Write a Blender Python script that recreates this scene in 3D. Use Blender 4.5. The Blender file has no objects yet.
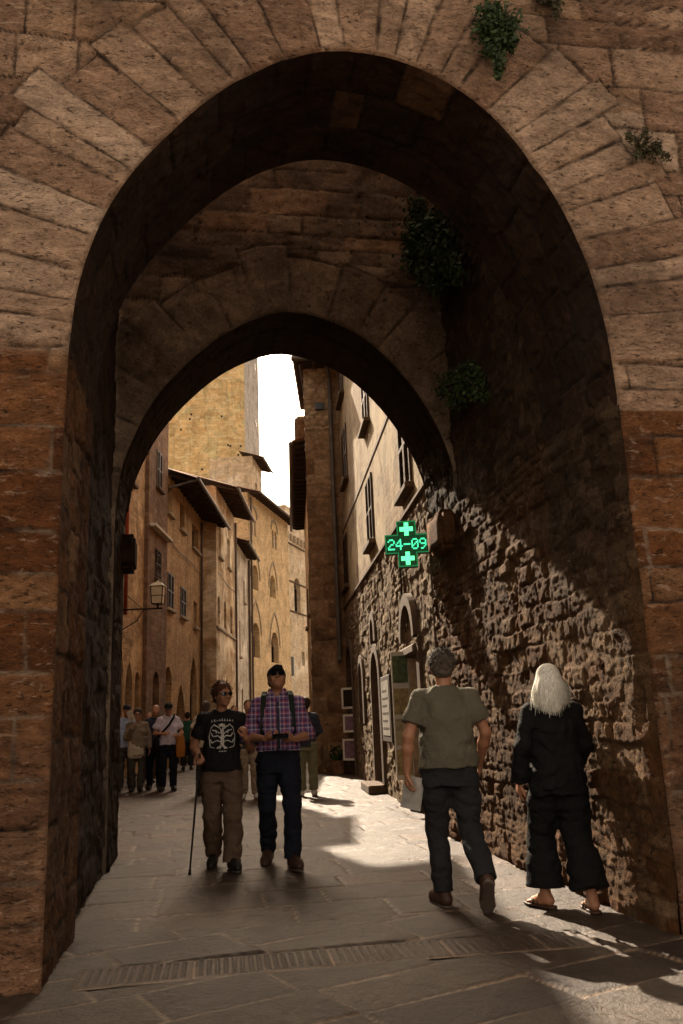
import bpy, math, random
import numpy as np
from mathutils import Vector, Matrix
from mathutils.geometry import tessellate_polygon

SC = bpy.context.scene
COL = SC.collection
R = math.radians

# ------------------------------------------------------------------ camera
cam_d = bpy.data.cameras.new('camera')
cam = bpy.data.objects.new('camera', cam_d); COL.objects.link(cam)
_p, _a = R(13.8), R(2.3)
_d = Vector((0, math.cos(_p), math.sin(_p))); _u = Vector((0, -math.sin(_p), math.cos(_p))); _r = Vector((1, 0, 0))
_r2 = _r*math.cos(_a) - _u*math.sin(_a); _u2 = _u*math.cos(_a) + _r*math.sin(_a)
cam.matrix_world = Matrix(((_r2.x, _u2.x, -_d.x, 0), (_r2.y, _u2.y, -_d.y, 0), (_r2.z, _u2.z, -_d.z, 1.3), (0, 0, 0, 1)))
cam_d.sensor_fit = 'VERTICAL'; cam_d.sensor_height = 36.0
cam_d.lens = 845.0*36.0/1024.0
cam_d.clip_start = 0.05; cam_d.clip_end = 2000
SC.camera = cam

# ------------------------------------------------------------------ sky, sun, exposure
SUN_EL, SUN_AZ = 38.0, -20.0            # degrees; azimuth from +Y towards +X
w = bpy.data.worlds.new('World'); SC.world = w; w.use_nodes = True
nt = w.node_tree; nt.nodes.clear()
sky = nt.nodes.new('ShaderNodeTexSky'); sky.sky_type = 'NISHITA'; sky.sun_disc = False
sky.sun_elevation = R(SUN_EL); sky.sun_rotation = R(SUN_AZ)
sky.air_density = 1.0; sky.dust_density = 6.0; sky.ozone_density = 1.0
hs = nt.nodes.new('ShaderNodeHueSaturation'); hs.inputs['Saturation'].default_value = 0.25
tint = nt.nodes.new('ShaderNodeMix'); tint.data_type = 'RGBA'; tint.blend_type = 'MULTIPLY'
tint.inputs['Factor'].default_value = 1.0; tint.inputs['B'].default_value = (1.0, 0.80, 0.60, 1)
bg = nt.nodes.new('ShaderNodeBackground'); bg.inputs['Strength'].default_value = 0.15
wo = nt.nodes.new('ShaderNodeOutputWorld')
nt.links.new(sky.outputs[0], hs.inputs['Color']); nt.links.new(hs.outputs[0], tint.inputs['A'])
nt.links.new(tint.outputs['Result'], bg.inputs['Color']); nt.links.new(bg.outputs[0], wo.inputs['Surface'])
sun_d = bpy.data.lights.new('sun', 'SUN'); sun_d.energy = 4.4; sun_d.angle = R(0.5); sun_d.color = (1.0, 0.83, 0.63)
sun = bpy.data.objects.new('sun', sun_d); COL.objects.link(sun)
_s = Vector((math.sin(R(SUN_AZ))*math.cos(R(SUN_EL)), math.cos(R(SUN_AZ))*math.cos(R(SUN_EL)), math.sin(R(SUN_EL))))
sun.rotation_euler = (-_s).to_track_quat('-Z', 'Y').to_euler(); sun.location = (-10, 40, 60)
vs = SC.view_settings
vs.view_transform = 'Standard'; vs.look = 'None'; vs.gamma = 1.0; vs.use_curve_mapping = False
vs.exposure = 1.65
SC.cycles.max_bounces = 8; SC.cycles.diffuse_bounces = 5
SC.cycles.use_denoising = True

# ------------------------------------------------------------------ helpers
def tag(o, label=None, cat=None, group=None, kind=None):
    if label: o['label'] = label
    if cat: o['category'] = cat
    if group: o['group'] = group
    if kind: o['kind'] = kind
    return o

def empty(name, loc=(0, 0, 0), rz=0.0, label=None, cat=None, group=None, kind=None):
    o = bpy.data.objects.new(name, None); COL.objects.link(o)
    o.location = loc; o.rotation_euler = (0, 0, rz); o.empty_display_size = 0.2
    return tag(o, label, cat, group, kind)

def link(name, me, mat=None, parent=None, smooth=False):
    o = bpy.data.objects.new(name, me); COL.objects.link(o)
    if mat is not None:
        for m in (mat if isinstance(mat, (list, tuple)) else [mat]): me.materials.append(m)
    if parent is not None: o.parent = parent
    if smooth: me.polygons.foreach_set('use_smooth', [True]*len(me.polygons))
    return o

def copy_tree(o, parent=None):
    c = o.copy(); COL.objects.link(c)
    if parent is not None: c.parent = parent
    for ch in [x for x in o.children]: copy_tree(ch, c)
    return c

class MB:
    """collects simple shapes into one mesh"""
    def __init__(s): s.v = []; s.f = []; s.mi = []; s.cur = 0
    def poly(s, pts):
        b = len(s.v); s.v += [tuple(p) for p in pts]; s.f.append(tuple(range(b, b+len(pts)))); s.mi.append(s.cur)
    def box(s, x0, x1, y0, y1, z0, z1, M=None, bev=0.0):
        if bev > 0:
            return s.cham(x0, x1, y0, y1, z0, z1, bev, M)
        p = [(x, y, z) for x in (x0, x1) for y in (y0, y1) for z in (z0, z1)]
        if M is not None: p = [tuple(M @ Vector(q)) for q in p]
        b = len(s.v); s.v += p
        for f in ((0, 1, 3, 2), (4, 6, 7, 5), (0, 4, 5, 1), (2, 3, 7, 6), (0, 2, 6, 4), (1, 5, 7, 3)):
            s.f.append(tuple(b+i for i in f)); s.mi.append(s.cur)
    def cham(s, x0, x1, y0, y1, z0, z1, c, M=None):
        c = min(c, abs(x1-x0)*.45, abs(y1-y0)*.45, abs(z1-z0)*.45)
        b = len(s.v); idx = {}
        X, Y, Z = (x0, x1), (y0, y1), (z0, z1)
        for i in (0, 1):
            for j in (0, 1):
                for k in (0, 1):
                    for ax in range(3):
                        q = [X[i], Y[j], Z[k]]
                        for a2, ii in enumerate((i, j, k)):
                            if a2 != ax: q[a2] += c if ii == 0 else -c
                        q = tuple(M @ Vector(q)) if M is not None else tuple(q)
                        idx[(i, j, k, ax)] = len(s.v); s.v.append(q)
        def F(*k): s.f.append(tuple(idx[x] for x in k)); s.mi.append(s.cur)
        for e in (0, 1):
            F((e,0,0,0),(e,1,0,0),(e,1,1,0),(e,0,1,0)); F((0,e,0,1),(1,e,0,1),(1,e,1,1),(0,e,1,1)); F((0,0,e,2),(1,0,e,2),(1,1,e,2),(0,1,e,2))
            for g in (0, 1):
                F((e,g,0,0),(e,g,1,0),(e,g,1,1),(e,g,0,1)); F((e,0,g,0),(e,1,g,0),(e,1,g,2),(e,0,g,2)); F((0,e,g,1),(1,e,g,1),(1,e,g,2),(0,e,g,2))
                for h in (0, 1): F((e,g,h,0),(e,g,h,1),(e,g,h,2))
    def tube(s, pts, r, n=8, cap=True):
        pts = [Vector(p) for p in pts]; rr = r if isinstance(r, (list, tuple)) else [r]*len(pts)
        rings = []; prev = None
        for i, p in enumerate(pts):
            t = (pts[min(i+1, len(pts)-1)] - pts[max(i-1, 0)]).normalized()
            a = prev if prev is not None else (Vector((0, 0, 1)) if abs(t.z) < .9 else Vector((1, 0, 0)))
            a = (a - t*a.dot(t)).normalized(); prev = a; bvec = t.cross(a)
            b = len(s.v)
            for k in range(n):
                an = 2*math.pi*k/n
                s.v.append(tuple(p + (a*math.cos(an) + bvec*math.sin(an))*rr[i]))
            rings.append(b)
        for i in range(len(rings)-1):
            for k in range(n):
                s.f.append((rings[i]+k, rings[i]+(k+1) % n, rings[i+1]+(k+1) % n, rings[i+1]+k)); s.mi.append(s.cur)
        if cap:
            s.f.append(tuple(rings[0]+k for k in reversed(range(n)))); s.mi.append(s.cur)
            s.f.append(tuple(rings[-1]+k for k in range(n))); s.mi.append(s.cur)
    def build(s, name, mat=None, parent=None, smooth=False):
        me = bpy.data.meshes.new(name); me.from_pydata(s.v, [], s.f); me.update()
        o = link(name, me, mat, parent, smooth)
        if any(s.mi): me.polygons.foreach_set('material_index', s.mi)
        import bmesh
        bm = bmesh.new(); bm.from_mesh(me); bmesh.ops.recalc_face_normals(bm, faces=bm.faces); bm.to_mesh(me); bm.free()
        return o

# ------------------------------------------------------------------ numpy noise
def _h(ix, iy, iz, seed):
    n = (ix.astype(np.int64)*374761393 + iy.astype(np.int64)*668265263 + iz.astype(np.int64)*2147483647 + seed*974634777) & 0xffffffff
    n = ((n ^ (n >> 13))*1274126177) & 0xffffffff
    n = ((n ^ (n >> 16))*2246822519) & 0xffffffff
    n = n ^ (n >> 15)
    return (n & 0xffffff).astype(np.float64)/0xffffff
def vnoise(x, y, z=0.0, seed=0):
    x, y, z = np.broadcast_arrays(np.asarray(x, float), np.asarray(y, float), np.asarray(z, float))
    ix, iy, iz = np.floor(x), np.floor(y), np.floor(z)
    fx, fy, fz = x-ix, y-iy, z-iz
    fx, fy, fz = [f*f*(3-2*f) for f in (fx, fy, fz)]
    o = 0
    for a in (0, 1):
        for b in (0, 1):
            for c in (0, 1):
                wgt = (fx if a else 1-fx)*(fy if b else 1-fy)*(fz if c else 1-fz)
                o = o + wgt*_h(ix+a, iy+b, iz+c, seed)
    return o
def fbm(x, y, z=0.0, seed=0, oct=4, gain=.5):
    o = 0; amp = 1; tot = 0; f = 1.0
    for k in range(oct):
        o = o + amp*vnoise(np.asarray(x)*f, np.asarray(y)*f, np.asarray(z)*f, seed+k*17); tot += amp; amp *= gain; f *= 2.03
    return o/tot - .5
def sst(a, b, x):
    t = np.clip((x-a)/(b-a), 0, 1); return t*t*(3-2*t)

# ------------------------------------------------------------------ stone patterns -> height (m), tone 0..1, joint 0..1
def ashlar(u, v, vedges, wmin, wmax, seed, gap=.010, rnd=.035, depth=.022, warp=.02, wscale=3.0, rough=.010, off=.008):
    rs = np.random.RandomState(seed)
    uu = u + warp*2*fbm(u*wscale, v*wscale, seed*1.3, seed, 3); vv = v + warp*2*fbm(u*wscale+9, v*wscale+4, seed*2.1, seed+5, 3)
    ve = np.asarray(vedges, float)
    k = np.clip(np.searchsorted(ve, vv)-1, 0, len(ve)-2)
    du = np.zeros_like(uu); tone = np.zeros_like(uu); offs = np.zeros_like(uu); tilt = np.zeros_like(uu)
    u0, u1 = float(uu.min())-1, float(uu.max())+1
    for c in range(len(ve)-1):
        n = int((u1-u0)/wmin)+4
        ed = u0 - rs.rand()*wmax + np.cumsum(wmin + (wmax-wmin)*rs.rand(n))
        tn = rs.rand(n+1); of = rs.rand(n+1)-.5; tl = rs.rand(n+1)-.5
        m = (k == c)
        if not m.any(): continue
        x = uu[m]; j = np.clip(np.searchsorted(ed, x), 1, n-1)
        du[m] = np.minimum(x-ed[j-1], ed[j]-x); tone[m] = tn[j]; offs[m] = of[j]; tilt[m] = tl[j]*(x-(ed[j]+ed[j-1])/2)
    dv = np.minimum(vv-ve[k], ve[k+1]-vv)
    d = np.minimum(np.abs(du), np.abs(dv)) + .012*fbm(u*14, v*14, 3.3, seed+9, 2)
    joint = 1-sst(gap*.6, gap*1.6, d)
    prof = np.sqrt(np.clip(d/rnd, 0, 1))
    h = (prof-1)*depth + offs*off*2*(1-joint) + tilt*.05*(1-joint) + rough*fbm(u*9, v*9, 7.7, seed+3, 5, .6)*2*(1-.5*joint)
    return h, tone, joint

def rubble(u, v, su, sv, seed, depth=.07, rough=.02, gap=.10):
    """irregular stones: jittered cell pattern, rows roughly coursed"""
    x = u/su + .35*fbm(u*2, v*2, 1.1, seed, 3); y = v/sv + .35*fbm(u*2+5, v*2+8, 2.2, seed+1, 3)
    iy = np.floor(y)
    f1 = np.full(x.shape, 9.0); f2 = np.full(x.shape, 9.0); idv = np.zeros(x.shape)
    for dy in (-1, 0, 1):
        cy = np.floor(y)+dy
        sh = _h(cy, cy*0, cy*0, seed+77)
        xs = x + sh; ix = np.floor(xs)
        for dx in (-1, 0, 1):
            cx = ix+dx
            px = cx + .5 + (_h(cx, cy, cx*0, seed)-.5)*.75; py = cy + .5 + (_h(cx, cy, cx*0+1, seed)-.5)*.45
            # box-ish metric gives blocky stones
            ddx = np.abs(xs-px); ddy = np.abs(y-py)
            d = (ddx**3.2 + ddy**3.2)**(1/3.2)
            h = _h(cx, cy, cx*0+2, seed)
            nf2 = np.where(d < f1, f1, np.minimum(f2, d)); idv = np.where(d < f1, h, idv); f1 = np.minimum(f1, d); f2 = nf2
    e = f2-f1
    e = e + .10*fbm(u*11, v*11, 4, seed+4, 3)
    joint = 1-sst(gap*.5, gap*1.5, e)
    prof = sst(0, .42, e)**.7
    h = (prof-1)*depth*.75 + (idv-.5)*depth*.9*prof + rough*2*fbm(u*8, v*8, 5, seed+6, 5, .62)
    return h, np.modf(idv*7.13)[0], joint

def ridged(x, y, z=0.0, seed=0, oct=5, gain=.55):
    o = 0; amp = 1; tot = 0; f = 1.0
    for k in range(oct):
        o = o + amp*(1-np.abs(2*vnoise(np.asarray(x)*f, np.asarray(y)*f, z, seed+k*13)-1)); tot += amp; amp *= gain; f *= 2.1
    return o/tot - .6
def facet(u, v, su, sv, seed, amp=1.0, tilt=.5):
    """chipped planar facets: each cell has its own height and slope"""
    x, y = u/su, v/sv; ix, iy = np.floor(x), np.floor(y); f1 = np.full(x.shape, 9.0); h = np.zeros(x.shape)
    for dx in (-1, 0, 1):
        for dy in (-1, 0, 1):
            cx, cy = ix+dx, iy+dy; px = cx+_h(cx, cy, cx*0, seed); py = cy+_h(cx, cy, cx*0+1, seed)
            d = (x-px)**2+(y-py)**2; hh = (_h(cx, cy, cx*0+2, seed)-.5) + tilt*((_h(cx, cy, cx*0+3, seed)-.5)*(x-px)+(_h(cx, cy, cx*0+4, seed)-.5)*(y-py))*2
            m = d < f1; h = np.where(m, hh, h); f1 = np.minimum(f1, d)
    return h*amp
def hewn(u, v, cmin, cmax, wmin, wmax, seed, depth=.035, rough=.03, warp=.07, off=.03):
    """roughly coursed, roughly hewn stones with eroded faces"""
    ve = np.cumsum(np.concatenate([[-.3], cmin+(cmax-cmin)*np.random.RandomState(seed).rand(int(12/cmin))]))
    h, t, j = ashlar(u, v, ve, wmin, wmax, seed, gap=.009, rnd=.018, depth=depth, warp=warp, wscale=2.6, rough=rough*.4, off=off)
    wx = .10*fbm(u*5, v*5, 2, seed+8, 3); wy = .10*fbm(u*5+7, v*5+3, 2, seed+9, 3)
    e = facet(u+wx*.3, v+wy*.3, .11, .08, seed+5, rough*.75, .9) + facet(u+wx*.2, v+wy*.2, .05, .04, seed+6, rough*.45, 1.0) + fbm(u*24, v*22, 3, seed+7, 4, .65)*rough*.55
    pit = np.clip(fbm(u*7, v*5, 9, seed+7, 4)-.12, 0, 1)*-.16
    return h*(.55+.45*sst(-.1, .15, fbm(u*1.5, v*1.5, 4, seed+11, 3))) + e*(1-.5*j) + pit, t, j*.8

def grid_mesh(name, P, mat, parent=None, attrs=None, mask=None, flip=False, wrap=False):
    n, m = P.shape[:2]
    me = bpy.data.meshes.new(name)
    idx = np.arange(n*m).reshape(n, m)
    q = np.stack([idx[:-1, :-1], idx[1:, :-1], idx[1:, 1:], idx[:-1, 1:]], -1).reshape(-1, 4)
    if flip: q = q[:, ::-1]
    if mask is not None:
        mk = mask.reshape(-1); q = q[mk[q].all(1)]
        used = np.zeros(n*m, bool); used[q.reshape(-1)] = True
        remap = np.cumsum(used)-1; q = remap[q]; V = P.reshape(-1, 3)[used]
    else: V = P.reshape(-1, 3); used = None
    me.vertices.add(len(V)); me.vertices.foreach_set('co', V.astype(np.float32).reshape(-1))
    nf = len(q)
    me.loops.add(nf*4); me.loops.foreach_set('vertex_index', q.astype(np.int32).reshape(-1))
    me.polygons.add(nf); me.polygons.foreach_set('loop_start', np.arange(0, nf*4, 4, dtype=np.int32))
    me.update(calc_edges=True); me.validate()
    for k, a in (attrs or {}).items():
        at = me.attributes.new(k, 'FLOAT', 'POINT'); a = np.asarray(a, np.float32).reshape(-1)
        at.data.foreach_set('value', a if used is None else a[used])
    o = link(name, me, mat, parent)
    me.polygons.foreach_set('use_smooth', np.ones(nf, bool))
    return o

def normals(P, flip=False):
    a = np.gradient(P, axis=0); b = np.gradient(P, axis=1)
    n = np.cross(a, b); n /= (np.linalg.norm(n, axis=2, keepdims=True)+1e-12)
    return -n if flip else n

# ------------------------------------------------------------------ materials
MATS = {}
def newmat(name):
    m = bpy.data.materials.new(name); m.use_nodes = True; MATS[name] = m
    return m, m.node_tree, m.node_tree.nodes['Principled BSDF']
class NG:
    def __init__(s, nt): s.nt = nt
    def n(s, t, **kw):
        x = s.nt.nodes.new(t)
        for k, v in kw.items():
            if k in x.inputs: x.inputs[k].default_value = v
            else: setattr(x, k, v)
        return x
    def l(s, a, b): s.nt.links.new(a, b)
    def coord(s): return s.n('ShaderNodeTexCoord').outputs['Object']
    def noise(s, vec, scale, detail=5, rough=.6, dist=0.0):
        x = s.n('ShaderNodeTexNoise'); x.inputs['Scale'].default_value = scale; x.inputs['Detail'].default_value = detail
        x.inputs['Roughness'].default_value = rough; x.inputs['Distortion'].default_value = dist; s.l(vec, x.inputs['Vector']); return x.outputs['Fac']
    def ramp(s, fac, stops):
        x = s.n('ShaderNodeValToRGB'); e = x.color_ramp.elements
        while len(e) < len(stops): e.new(.5)
        for el, (p, c) in zip(e, stops): el.position = p; el.color = (c, c, c, 1) if isinstance(c, (int, float)) else (c[0], c[1], c[2], 1)
        s.l(fac, x.inputs['Fac']); return x.outputs['Color']
    def mix(s, fac, a, b, mode='MIX'):
        x = s.n('ShaderNodeMix', data_type='RGBA', blend_type=mode)
        for val, key in ((fac, 'Factor'), (a, 'A'), (b, 'B')):
            if hasattr(val, 'is_linked'): s.l(val, x.inputs[key])
            elif key == 'Factor': x.inputs[key].default_value = val
            else: x.inputs[key].default_value = (val[0], val[1], val[2], 1)
        return x.outputs['Result']
    def math(s, op, a, b=0.0):
        x = s.n('ShaderNodeMath', operation=op)
        for i, v in enumerate((a, b)):
            if hasattr(v, 'is_linked'): s.l(v, x.inputs[i])
            else: x.inputs[i].default_value = v
        return x.outputs[0]
    def attr(s, name): return s.n('ShaderNodeAttribute', attribute_name=name).outputs['Fac']
    def scale(s, vec, sc):
        x = s.n('ShaderNodeMapping'); x.inputs['Scale'].default_value = sc; s.l(vec, x.inputs['Vector']); return x.outputs[0]
    def bump(s, bsdf, height, strength, dist):
        x = s.n('ShaderNodeBump'); x.inputs['Strength'].default_value = strength; x.inputs['Distance'].default_value = dist
        s.l(height, x.inputs['Height']); s.l(x.outputs[0], bsdf.inputs['Normal'])

def mat_plain(name, col, rough=.7, metal=0.0, var=.15, scale=12, bump=0.0, spec=.3, sheen=0.0):
    m, nt, b = newmat(name); g = NG(nt); c = g.coord()
    f = g.noise(c, scale, 4, .6)
    lo = [x*(1-var) for x in col]; hi = [min(1, x*(1+var)) for x in col]
    g.l(g.ramp(f, [(.3, lo), (.7, hi)]), b.inputs['Base Color'])
    b.inputs['Roughness'].default_value = rough; b.inputs['Metallic'].default_value = metal; b.inputs['Specular IOR Level'].default_value = spec
    if bump: g.bump(b, g.noise(c, scale*3, 4, .6), bump, .01)
    return m

def mat_stone(name, ramp, joint, ramp2=None, mott=.6, stain=(.05, .04, .035), stain_amt=.55, bump=.5, pits=True, fine=38, rough=.92, streak=(1.0, 1.0, 1.0), var_hue=None, dark_lo=.42, lichen=None, joint2=None, spec=.15, veins=.55):
    m, nt, b = newmat(name); g = NG(nt); c = g.coord()
    t = g.math('ADD', g.attr('tone'), g.math('MULTIPLY', g.math('SUBTRACT', g.noise(c, 1.7, 4, .6), .5), .5))
    col = g.ramp(t, ramp)
    if ramp2:
        col = g.mix(g.attr('kind'), col, g.ramp(t, ramp2))
    cs = g.scale(c, streak)
    n1 = g.noise(cs, 4.5, 7, .68, .4)
    col = g.mix(mott, col, g.ramp(n1, [(.30, .30), (.5, .85), (.70, 1.6)]), 'MULTIPLY')
    n2 = g.noise(cs, fine, 6, .75)
    col = g.mix(.45, col, g.ramp(n2, [(.34, .40), (.5, 1.0), (.64, 1.5)]), 'MULTIPLY')
    sp = g.noise(cs, 17, 9, .78, .3)
    pitm = g.ramp(sp, [(.58, 0.0), (.615, 1.0)])
    col = g.mix(g.math('MULTIPLY', pitm, .80 if pits else .45), col, [x*.55 for x in stain])
    hl = g.ramp(g.noise(cs, 8, 8, .72, .5), [(.56, 0.0), (.68, veins)])
    col = g.mix(hl, col, [min(1, x*1.25) for x in ramp[-1][1]])
    ck = g.math('ABSOLUTE', g.math('SUBTRACT', g.noise(cs, 2.6, 5, .55, 1.2), .5))
    crk = g.ramp(ck, [(.0, .35), (.006, 0.0)])
    col = g.mix(crk, col, [x*.45 for x in stain])
    n3 = g.noise(c, 1.1, 6, .62, .6)
    col = g.mix(g.ramp(n3, [(dark_lo+.05, 0.0), (dark_lo+.32, stain_amt)]), col, stain)
    if lichen:
        n4 = g.noise(c, 2.3, 6, .7, 1.0)
        col = g.mix(g.ramp(n4, [(.56, 0.0), (.7, .7)]), col, lichen)
    jn = g.math('MULTIPLY', g.attr('joint'), g.ramp(g.noise(c, 6, 3, .6), [(.3, .25), (.6, 1.0)]))
    if joint2: joint = g.mix(g.attr('kind'), joint, g.mix(g.ramp(g.noise(c, 2.2, 3, .6), [(.46, 0.0), (.58, 1.0)]), joint, joint2))
    col = g.mix(jn, col, joint)
    g.l(col, b.inputs['Base Color']); b.inputs['Roughness'].default_value = rough; b.inputs['Specular IOR Level'].default_value = spec
    h = g.math('SUBTRACT', g.math('ADD', g.noise(cs, fine*1.6, 6, .7), g.noise(cs, 9, 6, .7)), g.math('ADD', pitm, crk))
    if pits:
        vo = g.n('ShaderNodeTexVoronoi'); vo.inputs['Scale'].default_value = 34; g.l(g.scale(cs, (1, 1, 2.4)), vo.inputs['Vector'])
        pit = g.ramp(vo.outputs['Distance'], [(.0, 0.0), (.28, 1.0)])
        pm = g.ramp(g.noise(c, 5, 3, .6), [(.44, 0.0), (.56, .95)])
        pm2 = g.math('MULTIPLY', g.math('SUBTRACT', 1.0, pit), pm)
        h = g.math('SUBTRACT', h, pm2)
        col2 = g.mix(g.math('MULTIPLY', pm2, .6), col, [x*.4 for x in stain])
        g.l(col2, b.inputs['Base Color'])
    g.bump(b, h, bump, .022)
    return m

def mat_masonry(name, cols, mortar, bw=.42, bh=.16, plaster=None, plaster_lo=.5, plaster_hi=.58, bump=.6, mott=.6, patch=None, streaks=.35):
    """coursed stone or brick on a facade in its own local x / z, with patches of plaster"""
    m, nt, b = newmat(name); g = NG(nt); c = g.coord()
    sx = g.n('ShaderNodeSeparateXYZ'); g.l(c, sx.inputs[0])
    cb = g.n('ShaderNodeCombineXYZ'); g.l(g.math('ADD', sx.outputs[0], sx.outputs[1]), cb.inputs[0]); g.l(sx.outputs[2], cb.inputs[1])
    wn = g.n('ShaderNodeTexNoise'); wn.inputs['Scale'].default_value = 2.2; wn.inputs['Detail'].default_value = 3; g.l(cb.outputs[0], wn.inputs['Vector'])
    wv = g.n('ShaderNodeVectorMath', operation='MULTIPLY_ADD'); g.l(wn.outputs['Color'], wv.inputs[0]); wv.inputs[1].default_value = (.16, .12, 0); g.l(cb.outputs[0], wv.inputs[2])
    br = g.n('ShaderNodeTexBrick'); g.l(wv.outputs[0], br.inputs['Vector'])
    br.inputs['Scale'].default_value = 1.0; br.inputs['Brick Width'].default_value = bw; br.inputs['Row Height'].default_value = bh
    br.inputs['Mortar Size'].default_value = .014; br.inputs['Mortar Smooth'].default_value = .5; br.inputs['Bias'].default_value = 0.0
    br.inputs['Color1'].default_value = (0, 0, 0, 1); br.inputs['Color2'].default_value = (1, 1, 1, 1); br.inputs['Mortar'].default_value = (.5, .5, .5, 1)
    br.offset_frequency = 2; br.squash = .7; br.squash_frequency = 3
    tn = g.math('ADD', g.math('MULTIPLY', g.n('ShaderNodeSeparateColor').outputs[0], 0.0), 0.0)
    sc = g.n('ShaderNodeSeparateColor'); g.l(br.outputs['Color'], sc.inputs[0])
    t = g.math('ADD', g.math('MULTIPLY', sc.outputs[0], .55), g.math('MULTIPLY', g.noise(c, 1.3, 5, .65), .45))
    col = g.ramp(t, cols)
    n1 = g.noise(c, 5.5, 7, .7, .5)
    col = g.mix(mott, col, g.ramp(n1, [(.28, .4), (.5, .92), (.72, 1.4)]), 'MULTIPLY')
    col = g.mix(g.math('MULTIPLY', br.outputs['Fac'], .8), col, mortar)
    hgt = g.math('ADD', g.math('MULTIPLY', br.outputs['Fac'], -1.0), g.math('MULTIPLY', g.noise(c, 14, 6, .7), 1.2))
    if plaster:
        pn = g.noise(c, .55, 6, .66, .8)
        pf = g.ramp(pn, [(plaster_lo, 0.0), (plaster_hi, 1.0)])
        pc = g.mix(.55, plaster, g.ramp(g.noise(c, 2.6, 7, .7, .6), [(.3, .55), (.5, 1.0), (.7, 1.3)]), 'MULTIPLY')
        col = g.mix(pf, col, pc); hgt = g.math('MULTIPLY', hgt, g.math('SUBTRACT', 1.15, pf))
    n5 = g.noise(c, 1.15, 8, .72, .8)
    col = g.mix(.75, col, g.ramp(n5, [(.30, .42), (.5, 1.0), (.68, 1.38)]), 'MULTIPLY')
    sp = g.noise(c, 4.2, 9, .80, .2)
    spm = g.ramp(sp, [(.575, 0.0), (.625, .8)])
    col = g.mix(spm, col, (cols[0][1][0]*.35, cols[0][1][1]*.33, cols[0][1][2]*.32))
    hgt = g.math('SUBTRACT', hgt, spm)
    st = g.noise(g.scale(c, (2.2, 2.2, .18)), 1.6, 5, .6)
    col = g.mix(g.ramp(st, [(.52, 0.0), (.72, streaks)]), col, (.045, .036, .03))
    g.l(col, b.inputs['Base Color']); b.inputs['Roughness'].default_value = .93; b.inputs['Specular IOR Level'].default_value = .12
    g.bump(b, hgt, bump, .03)
    return m

TRAV = [(0.0, (0.248, 0.144, 0.091)), (.35, (0.386, 0.243, 0.161)), (.7, (0.498, 0.336, 0.228)), (1.0, (0.621, 0.452, 0.331))]
REDB = [(0.0, (0.138, 0.051, 0.018)), (.4, (0.212, 0.085, 0.031)), (.75, (0.267, 0.120, 0.051)), (1.0, (0.331, 0.184, 0.092))]
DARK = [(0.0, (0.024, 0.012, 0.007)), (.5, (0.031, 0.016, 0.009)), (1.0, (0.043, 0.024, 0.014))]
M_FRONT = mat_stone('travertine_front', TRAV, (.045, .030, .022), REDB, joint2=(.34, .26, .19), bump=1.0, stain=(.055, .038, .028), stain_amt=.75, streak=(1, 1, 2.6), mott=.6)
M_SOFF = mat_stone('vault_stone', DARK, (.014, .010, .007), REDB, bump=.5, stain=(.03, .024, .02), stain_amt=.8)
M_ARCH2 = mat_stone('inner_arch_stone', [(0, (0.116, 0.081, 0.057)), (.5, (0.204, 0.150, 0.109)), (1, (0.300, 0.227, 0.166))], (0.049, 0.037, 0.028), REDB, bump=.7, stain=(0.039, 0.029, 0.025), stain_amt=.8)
M_RUB = mat_stone('rubble_stone', ramp2=[(0, (0.036, 0.021, 0.011)), (.5, (0.056, 0.034, 0.019)), (1, (0.088, 0.056, 0.034))], ramp=[(0, (0.082, 0.033, 0.012)), (.35, (0.118, 0.055, 0.022)), (.7, (0.143, 0.079, 0.039)), (1, (0.192, 0.118, 0.064))], joint=(0.068, 0.037, 0.017), bump=.9, stain=(0.027, 0.018, 0.009), stain_amt=.6)  # ramp2: darker tones standing in for shade on the wall
M_RUB2 = mat_stone('street_rubble_stone', [(0, (0.122, 0.073, 0.040)), (.35, (0.184, 0.122, 0.073)), (.7, (0.226, 0.165, 0.104)), (1, (0.281, 0.220, 0.147))], (0.184, 0.141, 0.092), bump=.8, stain=(0.049, 0.034, 0.021), stain_amt=.5, lichen=(0.116, 0.116, 0.055))
M_PAVE = mat_stone('paving_stone', [(0, (0.032, 0.021, 0.015)), (.5, (0.053, 0.036, 0.024)), (.8, (0.073, 0.046, 0.030)), (1, (0.081, 0.041, 0.022))], (0.231, 0.159, 0.107), bump=.6, stain=(0.030, 0.019, 0.014), stain_amt=.55, pits=False, rough=.50, fine=26, mott=.5, spec=.28, veins=.12)

# ================================================================== the gate: passage frame
TH = R(9.8)
E1 = np.array([math.cos(TH), math.sin(TH), 0]); E2 = np.array([-math.sin(TH), math.cos(TH), 0]); EZ = np.array([0, 0, 1.0])
L0 = np.array([-1.632, 4.749, 0])
def PW(s, dep, z):
    s, dep, z = np.broadcast_arrays(np.asarray(s, float), np.asarray(dep, float), np.asarray(z, float))
    return L0 + s[..., None]*E1 + dep[..., None]*E2 + z[..., None]*EZ

def catmull(pts, step):
    pts = np.array(pts, float); ext = np.vstack([2*pts[0]-pts[1], pts, 2*pts[-1]-pts[-2]]); out = []
    for i in range(1, len(ext)-2):
        p0, p1, p2, p3 = ext[i-1:i+3]
        for t in np.linspace(0, 1, 40, endpoint=False):
            out.append(.5*((2*p1)+(-p0+p2)*t+(2*p0-5*p1+4*p2-p3)*t*t+(-p0+3*p1-3*p2+p3)*t**3))
    out.append(pts[-1]); out = np.array(out)
    L = np.concatenate([[0], np.cumsum(np.linalg.norm(np.diff(out, axis=0), axis=1))])
    tt = np.linspace(0, L[-1], int(L[-1]/step)+1)
    return np.stack([np.interp(tt, L, out[:, 0]), np.interp(tt, L, out[:, 1])], 1), tt

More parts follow.
